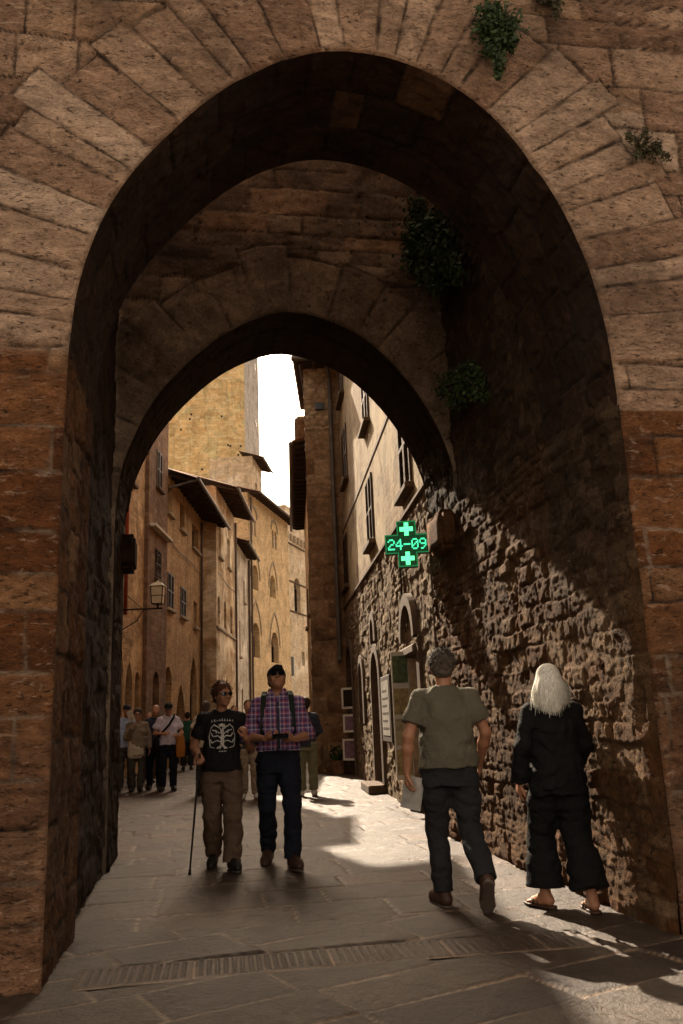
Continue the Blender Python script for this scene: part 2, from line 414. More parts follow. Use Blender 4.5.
PROF1 = [(0, 0), (0, 1.2), (0, 2.4), (0, 3.3), (.015, 3.7), (.06, 4.06), (.16, 4.42), (.30, 4.73), (.485, 5.01), (.80, 5.385), (1.139, 5.68), (1.49, 5.87), (1.82, 5.945), (2.2, 5.9), (2.577, 5.74), (2.928, 5.44), (3.257, 4.94), (3.46, 4.42), (3.55, 3.95), (3.58, 3.5), (3.58, 2.4), (3.58, 1.2), (3.58, 0)]
PROF2 = [(-.05, 0), (-.05, 1.2), (-.05, 2.4), (-.05, 3.3), (-.03, 3.68), (.05, 4.06), (.27, 4.57), (.59, 5.01), (1.01, 5.41), (1.43, 5.65), (1.78, 5.74), (2.2, 5.66), (2.66, 5.42), (3.1, 4.95), (3.42, 4.37), (3.56, 3.85), (3.60, 3.4), (3.60, 2.4), (3.60, 1.2), (3.60, 0)]

def make_arch(root, prof, dep0, dep1, step, mat_face, mat_vault, zs, ring, seed, rmax=4.5, rfine=1.35, kind_fn=None, relief=1.0, vouss=(.14, .29)):
    pr, tt = catmull(prof, step)
    tan = np.gradient(pr, axis=0); tan /= np.linalg.norm(tan, axis=1, keepdims=True)
    k = 25; ker = np.ones(2*k+1)/(2*k+1)
    tp = np.stack([np.convolve(np.pad(tan[:, i], k, mode='edge'), ker, 'valid') for i in (0, 1)], 1); tp /= np.linalg.norm(tp, axis=1, keepdims=True)
    nrm = np.stack([-tp[:, 1], tp[:, 0]], 1)
    rr = np.concatenate([np.array([0, .006, .014, .024]), np.arange(.036, rfine, step), np.geomspace(rfine, rmax, 26)])
    S = pr[:, 0][:, None] + nrm[:, 0][:, None]*rr[None]; Z = pr[:, 1][:, None] + nrm[:, 1][:, None]*rr[None]
    Z = np.maximum(Z, 0)
    T = np.repeat(tt[:, None], len(rr), 1); RR = np.repeat(rr[None], len(tt), 0)
    rs = np.random.RandomState(seed)
    iL = np.argmax(pr[:, 1] > zs); iR = len(tt)-1-np.argmax(pr[::-1, 1] > zs)
    tl, tr_ = tt[iL], tt[iR]
    # voussoirs
    ed = [tl]
    while ed[-1] < tr_-.3: ed.append(ed[-1] + vouss[0] + (vouss[1]-vouss[0])*rs.rand())
    ed[-1] = tr_; ed = np.array(ed); n = len(ed)
    Tw = T + .03*fbm(S*2.2, Z*2.2, 1, seed, 3)
    j = np.clip(np.searchsorted(ed, Tw), 1, n-1)
    Ro = ring[0] + (ring[1]-ring[0])*rs.rand(n+1); tn = rs.rand(n+1); of = rs.rand(n+1)-.5
    inr = (Tw > tl) & (Tw < tr_)
    dt = np.minimum(Tw-ed[j-1], ed[j]-Tw); dr = Ro[j] - RR + .03*fbm(S*3, Z*3, 2, seed+8, 3)
    isv = inr & (dr > 0)
    d = np.minimum(dt, dr) + .010*fbm(S*13, Z*13, 3, seed+2, 2)
    jv = 1-sst(.005, .013, d)
    hv = (np.sqrt(np.clip(d/.03, 0, 1))-1)*.016 + of[j]*.016*(1-jv) + .012*2*fbm(S*7, Z*7, 8, seed+4, 5, .6)
    # courses
    hs_ = []; z = 0.0
    while z < 11: hs_.append(z); z += .17 + .19*rs.rand()
    zc = np.array(hs_); zc[np.argmin(abs(zc-zs))] = zs
    hc, tc, jc = ashlar(S, Z, zc, .28, .8, seed+31, depth=.020, rough=.013, off=.012, gap=.009)
    edge_ring = np.where(inr, np.abs(dr), 9)
    jc = np.maximum(jc, 1-sst(.006, .016, edge_ring)); hc = hc - .014*(1-sst(.0, .03, edge_ring))
    H = np.where(isv, hv, hc)*relief; tone = np.where(isv, .12+.88*tn[j], tc); joint = np.where(isv, jv, jc)
    # worn arris and weathered, rounder stones low down
    low = 1-sst(.3, 1.3, Z)
    H = H + facet(np.where(isv, RR, S), np.where(isv, T, Z), np.where(isv, .30, .22), np.where(isv, .09, .10), seed+72, .010*relief, .8) + facet(S, Z, .06, .05, seed+73, .005*relief, 1.0)
    H = H + .011*ridged(np.where(isv, RR*3.2, S*5), np.where(isv, T*13, Z*13), 0, seed+70)*relief + .006*ridged(S*26, Z*34, 2, seed+71, 3)*relief
    H = H + low*(.05*fbm(S*2.6, Z*2.6, 4, seed+12, 4)*2)
    tone = tone*(1-.45*low)
    kind = kind_fn(S, Z, tone) if kind_fn else np.zeros_like(S)
    rnd = .026
    back = np.where(RR < rnd, rnd - np.sqrt(np.clip(rnd**2-(rnd-RR)**2, 0, None)), 0)
    wear = np.clip(fbm(T*2.5, T*0, 0, seed+40, 4)[:, :1]*.06, 0, .04)
    taper = sst(0, .05, RR)
    P = PW(S, dep0 + back - H*taper + wear*(1-sst(0, .06, RR)), Z)
    grid_mesh('front_face', P, mat_face, root, dict(tone=tone, joint=joint*taper, kind=kind))
    # soffit and jambs
    dd = np.concatenate([[dep0+rnd], np.arange(dep0+rnd+step, dep1, step*1.25), [dep1]])
    T2 = np.repeat(tt[:, None], len(dd), 1); D2 = np.repeat(dd[None], len(tt), 0)
    wed = np.cumsum(np.concatenate([[dep0-.4], .3+.35*rs.rand(9)]))
    h2, t2, j2 = ashlar(T2, D2, wed, .22, .5, seed+50, depth=.014, rough=.010, off=.012)
    h2 = h2 + facet(T2, D2, .16, .13, seed+51, .016, .9) + facet(T2, D2, .07, .06, seed+52, .008, 1.0) + .02*fbm(T2*2, D2*2, 0, seed+53, 3)
    h2 = h2*sst(dep0+rnd, dep0+rnd+.07, D2)*sst(dep1, dep1-.06, D2)*relief
    w2 = wear*(1-sst(0, .15, D2-dep0))
    S2 = pr[:, 0][:, None]-nrm[:, 0][:, None]*h2 ; Z2 = pr[:, 1][:, None]-nrm[:, 1][:, None]*h2
    Z2 = np.maximum(Z2, 0)
    kv = kind_fn(S2, Z2, t2)*.35 if kind_fn else t2*0
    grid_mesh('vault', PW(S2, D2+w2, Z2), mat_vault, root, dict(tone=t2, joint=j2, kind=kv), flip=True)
    # plain back and cap, so that the wall is a closed solid
    st = slice(None, None, 6); rb = np.linspace(0, rmax, 12)
    Sb = pr[st, 0][:, None] + nrm[st, 0][:, None]*rb[None]; Zb = np.maximum(pr[st, 1][:, None] + nrm[st, 1][:, None]*rb[None], 0)
    o = rb[None]*0 + Sb*0
    grid_mesh('back_face', PW(Sb, dep1+o, Zb), mat_face, root, dict(tone=.5+o, joint=o, kind=o), flip=True)
    Sc = np.stack([S[:, -1], S[:, -1]], 1); Zc = np.stack([Z[:, -1], Z[:, -1]], 1)
    grid_mesh('coping', PW(Sc, np.array([dep0, dep1])[None]+Sc*0, Zc), mat_face, root, dict(tone=.5+Sc*0, joint=Sc*0, kind=Sc*0))

gate = empty('city_gate', PW(1.8, 0, 0).tolist() and (0, 0, 0), 0, 'near tall pointed stone gate arch framing the whole view, pale long voussoirs over red-brown piers', 'archway')
def kind1(S, Z, tone):
    k = sst(3.60, 3.52, Z + .02*fbm(S*4, Z*4, 0, 3, 3))
    k = np.clip(1-sst(3.50, 3.60, Z), 0, 1)
    k = k*np.where((S > 3.5) & (Z > 3.25), .0, 1.0)
    up = (Z > 5.6) & (tone > .86)
    return np.clip(np.maximum(k, np.where(up, .6, 0)) * (1-.35*sst(1.6, .6, Z)), 0, 1)
make_arch(gate, PROF1, 0.0, 1.25, .0145, M_FRONT, M_SOFF, 3.58, (.72, .98), 11, kind_fn=kind1)

arch2 = empty('inner_archway', (0, 0, 0), 0, 'darker second stone arch inside the gate, behind the near arch', 'archway')
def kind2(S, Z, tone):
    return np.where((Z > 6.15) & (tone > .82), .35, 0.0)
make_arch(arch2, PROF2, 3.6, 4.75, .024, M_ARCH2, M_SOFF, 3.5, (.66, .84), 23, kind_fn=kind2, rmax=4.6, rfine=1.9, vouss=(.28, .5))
# impost stones of the inner arch
def rough_block(name, s0, s1, d0, d1, z0, z1, mat, parent, seed, amp=.02):
    import bmesh
    bm = bmesh.new(); bmesh.ops.create_cube(bm, size=1)
    bmesh.ops.bevel(bm, geom=bm.edges[:], offset=.12, segments=2, affect='EDGES')
    bmesh.ops.subdivide_edges(bm, edges=bm.edges[:], cuts=3, use_grid_fill=True)
    co = np.array([v.co for v in bm.verts])
    q = np.stack([s0+(co[:, 0]+.5)*(s1-s0), d0+(co[:, 1]+.5)*(d1-d0), z0+(co[:, 2]+.5)*(z1-z0)], 1)
    f = fbm(q[:, 0]*7, q[:, 1]*7, q[:, 2]*7, seed, 4)
    n = np.array([v.normal for v in bm.verts]); q = q + n*(f*amp*2)[:, None]
    W = PW(q[:, 0], q[:, 1], q[:, 2])
    for v, c in zip(bm.verts, W): v.co = c
    me = bpy.data.meshes.new(name); bm.to_mesh(me); bm.free()
    for k, val in (('tone', .4), ('joint', 0.0), ('kind', 0.0)):
        at = me.attributes.new(k, 'FLOAT', 'POINT'); at.data.foreach_set('value', [val]*len(me.vertices))
    return link(name, me, mat, parent, True)
rough_block('corbel', -.09, .10, 4.25, 4.74, 2.98, 3.36, M_SOFF, arch2, 5)
rough_block('corbel', 3.40, 3.66, 3.72, 4.40, 3.08, 3.52, M_RUB, arch2, 6, .03)

# walls of the passage
lw = empty('passage_wall', (0, 0, 0), 0, 'dim smooth stone wall on the left between the two arches', 'wall')
dd = np.arange(1.25, 3.62, .03); zz = np.arange(0, 9.2, .03)
D, Z = np.meshgrid(dd, zz, indexing='ij')
h, t, j = hewn(D, Z, .14, .28, .22, .6, 41, depth=.016, rough=.016, warp=.04)
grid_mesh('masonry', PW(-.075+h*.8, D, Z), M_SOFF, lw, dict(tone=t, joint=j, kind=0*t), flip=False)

rw = empty('rubble_wall', (0, 0, 0), 0, 'rough brown rubble wall on the right of the passage beside the black-clad woman', 'wall')
dd = np.concatenate([np.arange(.02, 2.2, .0135), np.arange(2.2, 4.78, .02)]); zz = np.concatenate([np.arange(0, 3.5, .014), np.arange(3.5, 9.2, .035)])
D, Z = np.meshgrid(dd, zz, indexing='ij')
h, t, j = hewn(D, Z, .11, .21, .18, .46, 61, depth=.020, rough=.0115, warp=.035, off=.022)
h2, t2, j2 = hewn(D, Z, .07, .13, .11, .26, 62, depth=.018, rough=.0115, warp=.035, off=.018)
m = sst(-.03, .06, fbm(D*.8, Z*.8, 0, 63, 3)); h = h*(1-m)+h2*m; t = t*(1-m)+t2*m; j = j*(1-m)+j2*m
h = h + .03*fbm(D*1.2, Z*1.2, 0, 64, 3)
wall_shade = np.maximum(sst(2.7, 3.7, Z + .5*fbm(D*1.5, Z*1.5, 0, 65, 3)), (1-sst(1.1, 1.45, D))*sst(1.5, 2.7, Z))  # shade put into the colour: dark ramp on upper wall and jamb strip
edge = sst(.0, .16, D)
base_s = np.where(D < 1.3, 3.535 + sst(3.25, 3.6, Z)*.10, 3.545) - .03*(1-sst(0, .5, Z))
S = base_s - h*edge*np.where(D < 1.3, 1-sst(3.2, 3.5, Z), 1) + (1-edge)*.05
grid_mesh('masonry', PW(S, D, Z), M_RUB, rw, dict(tone=t, joint=j*(1-.8*wall_shade), kind=wall_shade), flip=True)

# ================================================================== ground
gme = MB(); gme.poly([(-60, -40, -.035), (60, -40, -.035), (60, 120, -.035), (-60, 120, -.035)])
M_GROUND = mat_plain('far_paving', (.17, .14, .115), .85, var=.25, scale=3, bump=.3)
tag(gme.build('ground', M_GROUND), kind='structure')
def pave_pattern(X, Y):
    a = R(-30); ua = X*math.cos(a)-Y*math.sin(a); va = X*math.sin(a)+Y*math.cos(a)
    rs = np.random.RandomState(8)
    vea = np.cumsum(np.concatenate([[-30], .42+.2*rs.rand(140)])); h1, t1, j1 = ashlar(ua, va, vea, .55, 1.15, 71, gap=.007, rnd=.03, depth=.010, warp=.012, wscale=1.5, rough=.0035, off=.003)
    b = R(9.8); ub = X*math.cos(b)+Y*math.sin(b); vb = -X*math.sin(b)+Y*math.cos(b)
    veb = np.cumsum(np.concatenate([[-30], .30+.30*rs.rand(260)])); h2, t2, j2 = ashlar(ub, vb, veb, .45, 1.3, 72, gap=.006, rnd=.035, depth=.012, warp=.03, wscale=1.2, rough=.006, off=.006)
    m = (vb + .12*np.sin(ub*1.1) > 6.15)
    h = np.where(m, h2, h1); t = np.where(m, t2, t1*.5); j = np.where(m, j2, j1)
    h = h + .018*fbm(X*.9, Y*.9, 0, 73, 3)
    ax, ay, bx, by = -1.52, 4.99, 1.35, 5.42; ln_ = math.hypot(bx-ax, by-ay); ex, ey = (bx-ax)/ln_, (by-ay)/ln_
    pu = (X-ax)*ex+(Y-ay)*ey; pv = -(X-ax)*ey+(Y-ay)*ex - .05*np.sin(np.clip(pu/ln_, 0, 1)*math.pi)
    inb = sst(.215, .190, np.abs(pv))*(pu > -.02)*(pu < ln_+.02); h = h*(1-inb) - .022*inb; j = np.maximum(j*(1-inb), 0)
    return h, t, j
xs1 = np.arange(-3.6, 3.2, .02); ys1 = np.concatenate([np.arange(3.3, 8.5, .017), np.arange(8.5, 24, .04), np.arange(24, 74, .5)])
X, Y = np.meshgrid(xs1, ys1, indexing='ij')
# widen with distance so that the sheet covers the street
Xw = X*np.where(Y > 9.5, 1 + sst(9.5, 14, Y)*1.1, 1.0)
h, t, j = pave_pattern(Xw, Y)
wallside = ((Xw-L0[0])*E1[0] + (Y-L0[1])*E1[1])
kd = np.zeros_like(h)
Pg = np.stack([Xw, Y, h*np.where(Y < 24, 1, 0)+.004], -1)
tag(grid_mesh('street_paving', Pg, M_PAVE, None, dict(tone=t, joint=j, kind=kd)), kind='structure')
# grooved drain slabs across the passage mouth
A = np.array([-1.52, 4.99]); B = np.array([1.35, 5.42]); Ld = np.linalg.norm(B-A); du = (B-A)/Ld; dn = np.array([-du[1], du[0]])
uu = np.arange(0, Ld, .0065); vv = np.linspace(-.185, .185, 30)
U, V = np.meshgrid(uu, vv, indexing='ij')
ln = np.array([0, .62, 1.38, 2.05, 2.6, Ld+.1]); kk = np.clip(np.searchsorted(ln, U)-1, 0, 4)
de = np.minimum(np.minimum(U-ln[kk], ln[kk+1]-U), .185-np.abs(V))
gro = np.maximum(0, np.sin(U*2*math.pi/.046))**.7*sst(.03, .012, .185-np.abs(V)) 
inn = sst(.02, .035, de)*np.where(kk < 2, 1.0, np.where(kk == 2, .8, .45))
Hd = .012 - inn*.012*np.maximum(0, np.sin(U*2*math.pi/.046))**.6 - .010*(1-sst(0, .02, de)) + .003*fbm(U*12, V*12, 0, 5, 4)
bend = .05*np.sin(U/Ld*math.pi)
Pd = np.stack([A[0]+du[0]*U+dn[0]*(V+bend), A[1]+du[1]*U+dn[1]*(V+bend), Hd-.006+.008*fbm(U*.8, V, 0, 6, 2)], -1)
tag(grid_mesh('drain_slabs', Pd, M_PAVE, None, dict(tone=.45+.3*_h(kk, kk*0, kk*0, 3)-.55*inn*np.maximum(0, np.sin(U*2*math.pi/.046))**.6, joint=1-sst(.004, .014, de), kind=U*0)), kind='structure')

# ================================================================== buildings
M_PANE = mat_plain('dark_glass', (.012, .011, .010), .25, var=.3, scale=2, spec=.4)
M_DOOR = mat_plain('old_wood', (.045, .028, .018), .75, var=.5, scale=6, bump=.4)
M_SHUT = mat_plain('brown_shutter', (.060, .036, .022), .65, var=.3, scale=8)
M_SHUTG = mat_plain('grey_shutter', (.105, .100, .105), .7, var=.25, scale=8)
M_TRIM = mat_plain('stone_trim', (.33, .26, .18), .9, var=.35, scale=9, bump=.5)
M_TRIMD = mat_plain('brown_trim', (.10, .066, .042), .9, var=.35, scale=9, bump=.5)
M_RAFT = mat_plain('rafter_wood', (.055, .034, .022), .85, var=.4, scale=5, bump=.3)
M_IRON = mat_plain('dark_iron', (.02, .017, .015), .55, metal=.4, var=.3, scale=20)
M_COPPER = mat_plain('gutter_metal', (.09, .065, .05), .5, metal=.5, var=.3, scale=6)
M_ZINC = mat_plain('downpipe_metal', (.13, .115, .105), .5, metal=.4, var=.3, scale=4)
M_RED = mat_plain('red_pipe_paint', (.30, .05, .025), .6, var=.3, scale=9)
M_TILE = mat_plain('roof_tile', (.26, .13, .075), .9, var=.5, scale=3.5, bump=.4)
M_WHITE = mat_plain('white_paint', (.70, .68, .62), .6, var=.08, scale=8)
M_LEDGE = mat_plain('pale_ledge', (.55, .50, .42), .8, var=.15, scale=8)

M_WA = mat_masonry('wall_brown_stone', [(0, (0.286, 0.152, 0.066)), (.5, (0.442, 0.262, 0.133)), (1, (0.598, 0.413, 0.237))], (0.364, 0.262, 0.163), .38, .15, plaster=(0.598, 0.400, 0.222), plaster_lo=.50, plaster_hi=.60)
M_WA2 = mat_masonry('wall_dark_stone', [(0, (0.138, 0.075, 0.044)), (.5, (0.225, 0.125, 0.075)), (1, (0.312, 0.200, 0.125))], (0.150, 0.112, 0.088), .40, .17, streaks=.7)  # darker colours and heavier streaks than the houses beside it
M_WB = mat_masonry('wall_ochre_brick', [(0, (0.351, 0.179, 0.074)), (.5, (0.520, 0.303, 0.141)), (1, (0.676, 0.441, 0.237))], (0.416, 0.303, 0.178), .26, .08, plaster=(0.520, 0.358, 0.207), plaster_lo=.54, plaster_hi=.66, streaks=.55)
M_WC = mat_masonry('wall_patched_plaster', [(0, (0.360, 0.200, 0.092)), (.5, (0.540, 0.337, 0.172)), (1, (0.696, 0.499, 0.290))], (0.456, 0.337, 0.211), .26, .08, plaster=(0.816, 0.661, 0.462), plaster_lo=.44, plaster_hi=.56, streaks=.45)
M_WD = mat_masonry('wall_pale_plaster', [(0, (.34, .26, .18)), (.5, (.48, .40, .30)), (1, (.60, .52, .41))], (.38, .31, .22), .34, .13, plaster=(.66, .57, .45), plaster_lo=.42, plaster_hi=.56, streaks=.5)
M_WE = mat_masonry('wall_yellow_brick', [(0, (0.562, 0.348, 0.157)), (.5, (0.756, 0.517, 0.267)), (1, (0.820, 0.651, 0.388))], (0.562, 0.449, 0.302), .28, .075, streaks=.25, mott=.45)
M_WF = mat_masonry('wall_pale_stone', [(0, (.56, .40, .23)), (.5, (.72, .56, .37)), (1, (.80, .67, .50))], (.55, .46, .34), .36, .14, plaster=(.80, .69, .53), plaster_lo=.5, plaster_hi=.62, streaks=.25)
M_WT = mat_masonry('tower_stone', [(0, (0.572, 0.352, 0.143)), (.5, (0.748, 0.550, 0.275)), (1, (0.820, 0.693, 0.418))], (0.550, 0.440, 0.275), .55, .22, plaster=(0.616, 0.583, 0.319), plaster_lo=.54, plaster_hi=.70, streaks=.30, mott=.5)
M_WG = mat_masonry('tower_grey_stone', [(0, (.40, .36, .31)), (.5, (.50, .46, .41)), (1, (.58, .54, .49))], (.45, .41, .36), .6, .25, streaks=.3)
M_PLAS = mat_masonry('wall_cream_plaster', [(0, (.16, .115, .07)), (.5, (.24, .175, .11)), (1, (.32, .24, .16))], (.25, .19, .125), .35, .14, plaster=(.31, .245, .155), plaster_lo=.475, plaster_hi=.515, streaks=.28, mott=.3, bump=.35)
M_DARKSTONE = mat_stone('pilaster_stone', [(0, (0.210, 0.112, 0.060)), (.4, (0.330, 0.195, 0.105)), (.8, (0.450, 0.300, 0.180)), (1, (0.600, 0.435, 0.285))], (0.240, 0.165, 0.105), bump=.7, stain=(0.060, 0.045, 0.033), stain_amt=.6)

def arch_outline(x0, x1, z0, z1, kind='flat', n=7):
    """points of an opening, counter-clockwise from bottom left"""
    w = x1-x0; c = (x0+x1)/2
    if kind == 'flat': return [(x0, z0), (x1, z0), (x1, z1), (x0, z1)]
    pts = [(x0, z0), (x1, z0)]
    if kind == 'round':
        zs = z1 - w/2
        pts += [(c + w/2*math.cos(math.pi*i/(2*n)), zs + w/2*math.sin(math.pi*i/(2*n))) for i in range(2*n+1)]
    else:                                     # pointed
        rise = w*.95; zs = z1 - rise; Rr = (w*w/4 + rise*rise)/w
        a1 = math.atan2(rise, c-(x1-Rr))
        right = [((x1-Rr)+Rr*math.cos(a1*i/n), zs+Rr*math.sin(a1*i/n)) for i in range(n+1)]
        left = [(2*c-x, z) for x, z in reversed(right[:-1])]
        pts += right + left
    return pts

def wall_part(parent, name, outline, openings, mat, reveal=.28, y=0.0, depth=5.0, solid=True):
    """front face with real openings and reveals; sides, back and top close the solid"""
    loops = [[Vector((x, z, 0)) for x, z in outline]] + [[Vector((x, z, 0)) for x, z in o] for o in openings]
    tris = tessellate_polygon(loops)
    flat = [p for l in loops for p in l]
    m = MB(); m.v = [(p.x, y, p.y) for p in flat]
    for t in tris: m.f.append(tuple(t)); m.mi.append(0)
    for o in openings:
        n = len(o)
        for i in range(n):
            a, b = o[i], o[(i+1) % n]
            m.poly([(a[0], y, a[1]), (b[0], y, b[1]), (b[0], y+reveal, b[1]), (a[0], y+reveal, a[1])])
    if solid:
        n = len(outline)
        for i in range(n):
            a, b = outline[i], outline[(i+1) % n]
            m.poly([(a[0], y, a[1]), (b[0], y, b[1]), (b[0], y+depth, b[1]), (a[0], y+depth, a[1])])
        m.poly([(x, y+depth, z) for x, z in outline])
    return m.build(name, mat, parent)

def fill_poly(parent, name, o, y, mat, thick=.03):
    m = MB(); n = len(o)
    m.poly([(x, y, z) for x, z in o]); m.poly([(x, y+thick, z) for x, z in o])
    for i in range(n):
        a, b = o[i], o[(i+1) % n]; m.poly([(a[0], y, a[1]), (b[0], y, b[1]), (b[0], y+thick, b[1]), (a[0], y+thick, a[1])])
    return m.build(name, mat, parent)

def add_window(root, x0, x1, z0, z1, style='pane', kind='flat', reveal=.28, y=0.0, trim=None, sill=True, shut=None):
    o = arch_outline(x0, x1, z0, z1, kind)
    w = x1-x0
    f = MB(); t = min(.06, w*.1)
    zt = z1 - (w/2 if kind == 'round' else w*.95 if kind == 'pointed' else 0)
    for a, b, c, d in ((x0, x0+t, z0, zt), (x1-t, x1, z0, zt), (x0+t, x1-t, z0, z0+t), (x0+t, x1-t, zt-t, zt)):
        f.box(a+.002, b-.002, y+reveal-.07, y+reveal-.012, c+.002, d-.002)
    if w > .55: f.box((x0+x1)/2-t/2, (x0+x1)/2+t/2, y+reveal-.065, y+reveal-.013, z0+t, zt-t)
    nm = 'door' if style == 'door' else 'window'
    win = f.build(nm, M_DOOR, root)
    fill_poly(win, 'leaf' if style == 'door' else 'pane', o, y+reveal-.008, M_DOOR if style == 'door' else M_PANE)
    if style == 'shutter':
        for sgn in (0, 1):
            a, b = (x0, (x0+x1)/2-.004) if sgn == 0 else ((x0+x1)/2+.004, x1)
            s = MB(); e = .055
            s.box(a, a+e, y-.035, y+.01, z0, z1); s.box(b-e, b, y-.035, y+.01, z0, z1)
            for zz in (z0, (z0+z1)/2-e/2, z1-e): s.box(a+e, b-e, y-.035, y+.01, zz, zz+e)
            k = int((z1-z0-2*e)/.055)
            for i in range(k):
                zz = z0+e+(i+.5)*(z1-z0-2*e)/k
                M = Matrix.Translation((0, y-.012, zz)) @ Matrix.Rotation(R(38), 4, 'X')
                s.box(a+e, b-e, -.024, .024, -.005, .005, M)
            s.build('shutter', shut or M_SHUT, win)
    if style == 'bars':
        g = MB()
        for i in range(4): g.tube([(x0+w*(i+.5)/4, y-.03, z0), (x0+w*(i+.5)/4, y-.03, z1)], .012, 6)
        for i in range(3): g.tube([(x0, y-.03, z0+(z1-z0)*(i+.5)/3), (x1, y-.03, z0+(z1-z0)*(i+.5)/3)], .010, 6)
        g.build('grille', M_IRON, win)
    if sill and style != 'door':
        s = MB(); s.box(x0-.10, x1+.10, y-.13, y+.05, z0-.10, z0-.004, bev=.015); s.build('sill', trim or M_TRIM, win)
    return win

def hood(root, x0, x1, z0, z1, kind, mat, wd=.13, y=-.05, name='hood_moulding'):
    a = arch_outline(x0-wd, x1+wd, z0, z1+wd*1.2, kind, 9)[2:]; b = arch_outline(x0, x1, z0, z1, kind, 9)[2:]
    m = MB()
    for i in range(len(a)-1):
        p = [a[i], a[i+1], b[i+1], b[i]]
        m.poly([(q[0], y, q[1]) for q in p])
        m.poly([(a[i][0], y, a[i][1]), (a[i+1][0], y, a[i+1][1]), (a[i+1][0], -.001, a[i+1][1]), (a[i][0], -.001, a[i][1])])
        m.poly([(b[i][0], y, b[i][1]), (b[i+1][0], y, b[i+1][1]), (b[i+1][0], -.001, b[i+1][1]), (b[i][0], -.001, b[i][1])])
    return m.build(name, mat, root)

def eave_roof(root, x0, x1, zw, over, slope=.32, depth=4.0, y=0.0, rafters=True, gutter=True, thick=.07, step=.55):
    """tiled single-pitch roof seen from below: tiles, boards, rafters, gutter; zw is where the underside meets the wall"""
    yo, yb = y-over, y+depth
    zo, zb = zw-over*slope, zw+depth*slope
    m = MB(); n = max(6, int((x1-x0)/.11)); xs = np.linspace(x0, x1, n+1)
    for i in range(n):
        a, b = xs[i], xs[i+1]; ha, hb = (.05 if i % 2 else .0), (.0 if i % 2 else .05)
        m.poly([(a, yo-.05, zo+thick+ha), (b, yo-.05, zo+thick+hb), (b, yb, zb+thick+hb), (a, yb, zb+thick+ha)])
        m.poly([(a, yo-.05, zo+thick-.012), (b, yo-.05, zo+thick-.012), (b, yo-.05, zo+thick+hb), (a, yo-.05, zo+thick+ha)])
    r = m.build('roof', M_TILE, root)
    b = MB(); b.poly([(x0, yo, zo+.05), (x1, yo, zo+.05), (x1, yb, zb+.05), (x0, yb, zb+.05)]); b.poly([(x0, yo, zo+.055), (x1, yo, zo+.055), (x1, yb, zb+.055), (x0, yb, zb+.055)])
    b.poly([(x0, yo, zo+.05), (x0, yo, zo+thick), (x0, yb, zb+thick), (x0, yb, zb+.05)]); b.poly([(x1, yo, zo+.05), (x1, yo, zo+thick), (x1, yb, zb+thick), (x1, yb, zb+.05)])
    b.build('eave_board', M_RAFT, r)
    if rafters:
        k = max(2, int((x1-x0)/step))
        for i in range(k):
            xx = x0 + (i+.5)*(x1-x0)/k
            f = MB(); f.poly([(xx-.05, yo+.02, zo+.046), (xx+.05, yo+.02, zo+.046), (xx+.05, y+.1, zw+.046), (xx-.05, y+.1, zw+.046)])
            lo = .11
            f.poly([(xx-.05, yo+.12, zo+.03-lo+.05), (xx+.05, yo+.12, zo+.03-lo+.05), (xx+.05, y+.1, zw+.046-lo), (xx-.05, y+.1, zw+.046-lo)])
            for sx in (-.05, .05): f.poly([(xx+sx, yo+.02, zo+.046), (xx+sx, yo+.12, zo+.08-lo), (xx+sx, y+.1, zw+.046-lo), (xx+sx, y+.1, zw+.046)])
            f.poly([(xx-.05, yo+.02, zo+.046), (xx+.05, yo+.02, zo+.046), (xx+.05, yo+.12, zo+.08-lo), (xx-.05, yo+.12, zo+.08-lo)])
            f.build('rafter', M_RAFT, r)
    if gutter:
        g = MB(); g.tube([(x0-.02, yo-.09, zo+.02), (x1+.02, yo-.09, zo-.0)], .065, 10); g.build('gutter', M_COPPER, r)
    return r

def street_house(name, label, origin, dirv, length, height, mat, wins, group='old stone houses along the street', depth=5.0, reveal=.28, trim=None):
    """wins: (x0,x1,z0,z1,style,kind[,shutter material])"""
    rz = math.atan2(dirv[1], dirv[0])
    root = empty(name, (origin[0], origin[1], 0), rz, label, 'house', group)
    ops = [arch_outline(*q[:4], q[5]) for q in wins]
    wall_part(root, 'wall', [(0, -.1), (length, -.1), (length, height), (0, height)], ops, mat, reveal, depth=depth)
    for q in wins:
        add_window(root, *q[:4], style=q[4], kind=q[5], reveal=reveal, trim=trim, shut=q[6] if len(q) > 6 else None, sill=(q[2] > 1.5 and q[4] != 'door' and q[5] == 'flat'))
    return root

# ---- left side of the street, near to far (local x runs up the street, the street lies towards -y)
UP = (0, 1)
A = street_house('stone_house', 'tall brown rubble house with a red pipe, just beyond the arch on the left', (-6.05, 9.9), UP, 15.3, 14.2, M_WA,
    [(12.3, 13.15, -.05, 3.5, 'door', 'pointed'), (13.45, 14.2, -.05, 3.1, 'door', 'pointed'), (14.5, 15.0, .6, 2.86, 'pane', 'round'), (9.6, 10.9, -.05, 3.2, 'door', 'round'), (5.0, 6.3, -.05, 2.9, 'door', 'round'),
     (13.1, 13.9, 8.2, 9.5, 'pane', 'flat'), (9.7, 10.5, 5.3, 6.7, 'shutter', 'flat'), (6.0, 6.8, 5.3, 6.7, 'shutter', 'flat'), (9.7, 10.5, 8.3, 9.7, 'shutter', 'flat')], trim=M_TRIMD)
eave_roof(A, -.1, 15.35, 14.15, .8)
p = MB(); p.tube([(13.0, -.07, 4.3), (13.0, -.07, 13.8)], .05, 10); p.build('downpipe', M_RED, A, True)
A2 = street_house('narrow_house', 'narrow dark stone house front with a barred window and pale ledge', (-5.93, 25.22), UP, 2.75, 13.0, M_WA2,
    [(.95, 1.8, 5.85, 6.8, 'bars', 'flat'), (.98, 1.7, 8.85, 10.1, 'shutter', 'flat'), (.85, 1.75, -.05, 2.96, 'door', 'round')], trim=M_TRIMD)
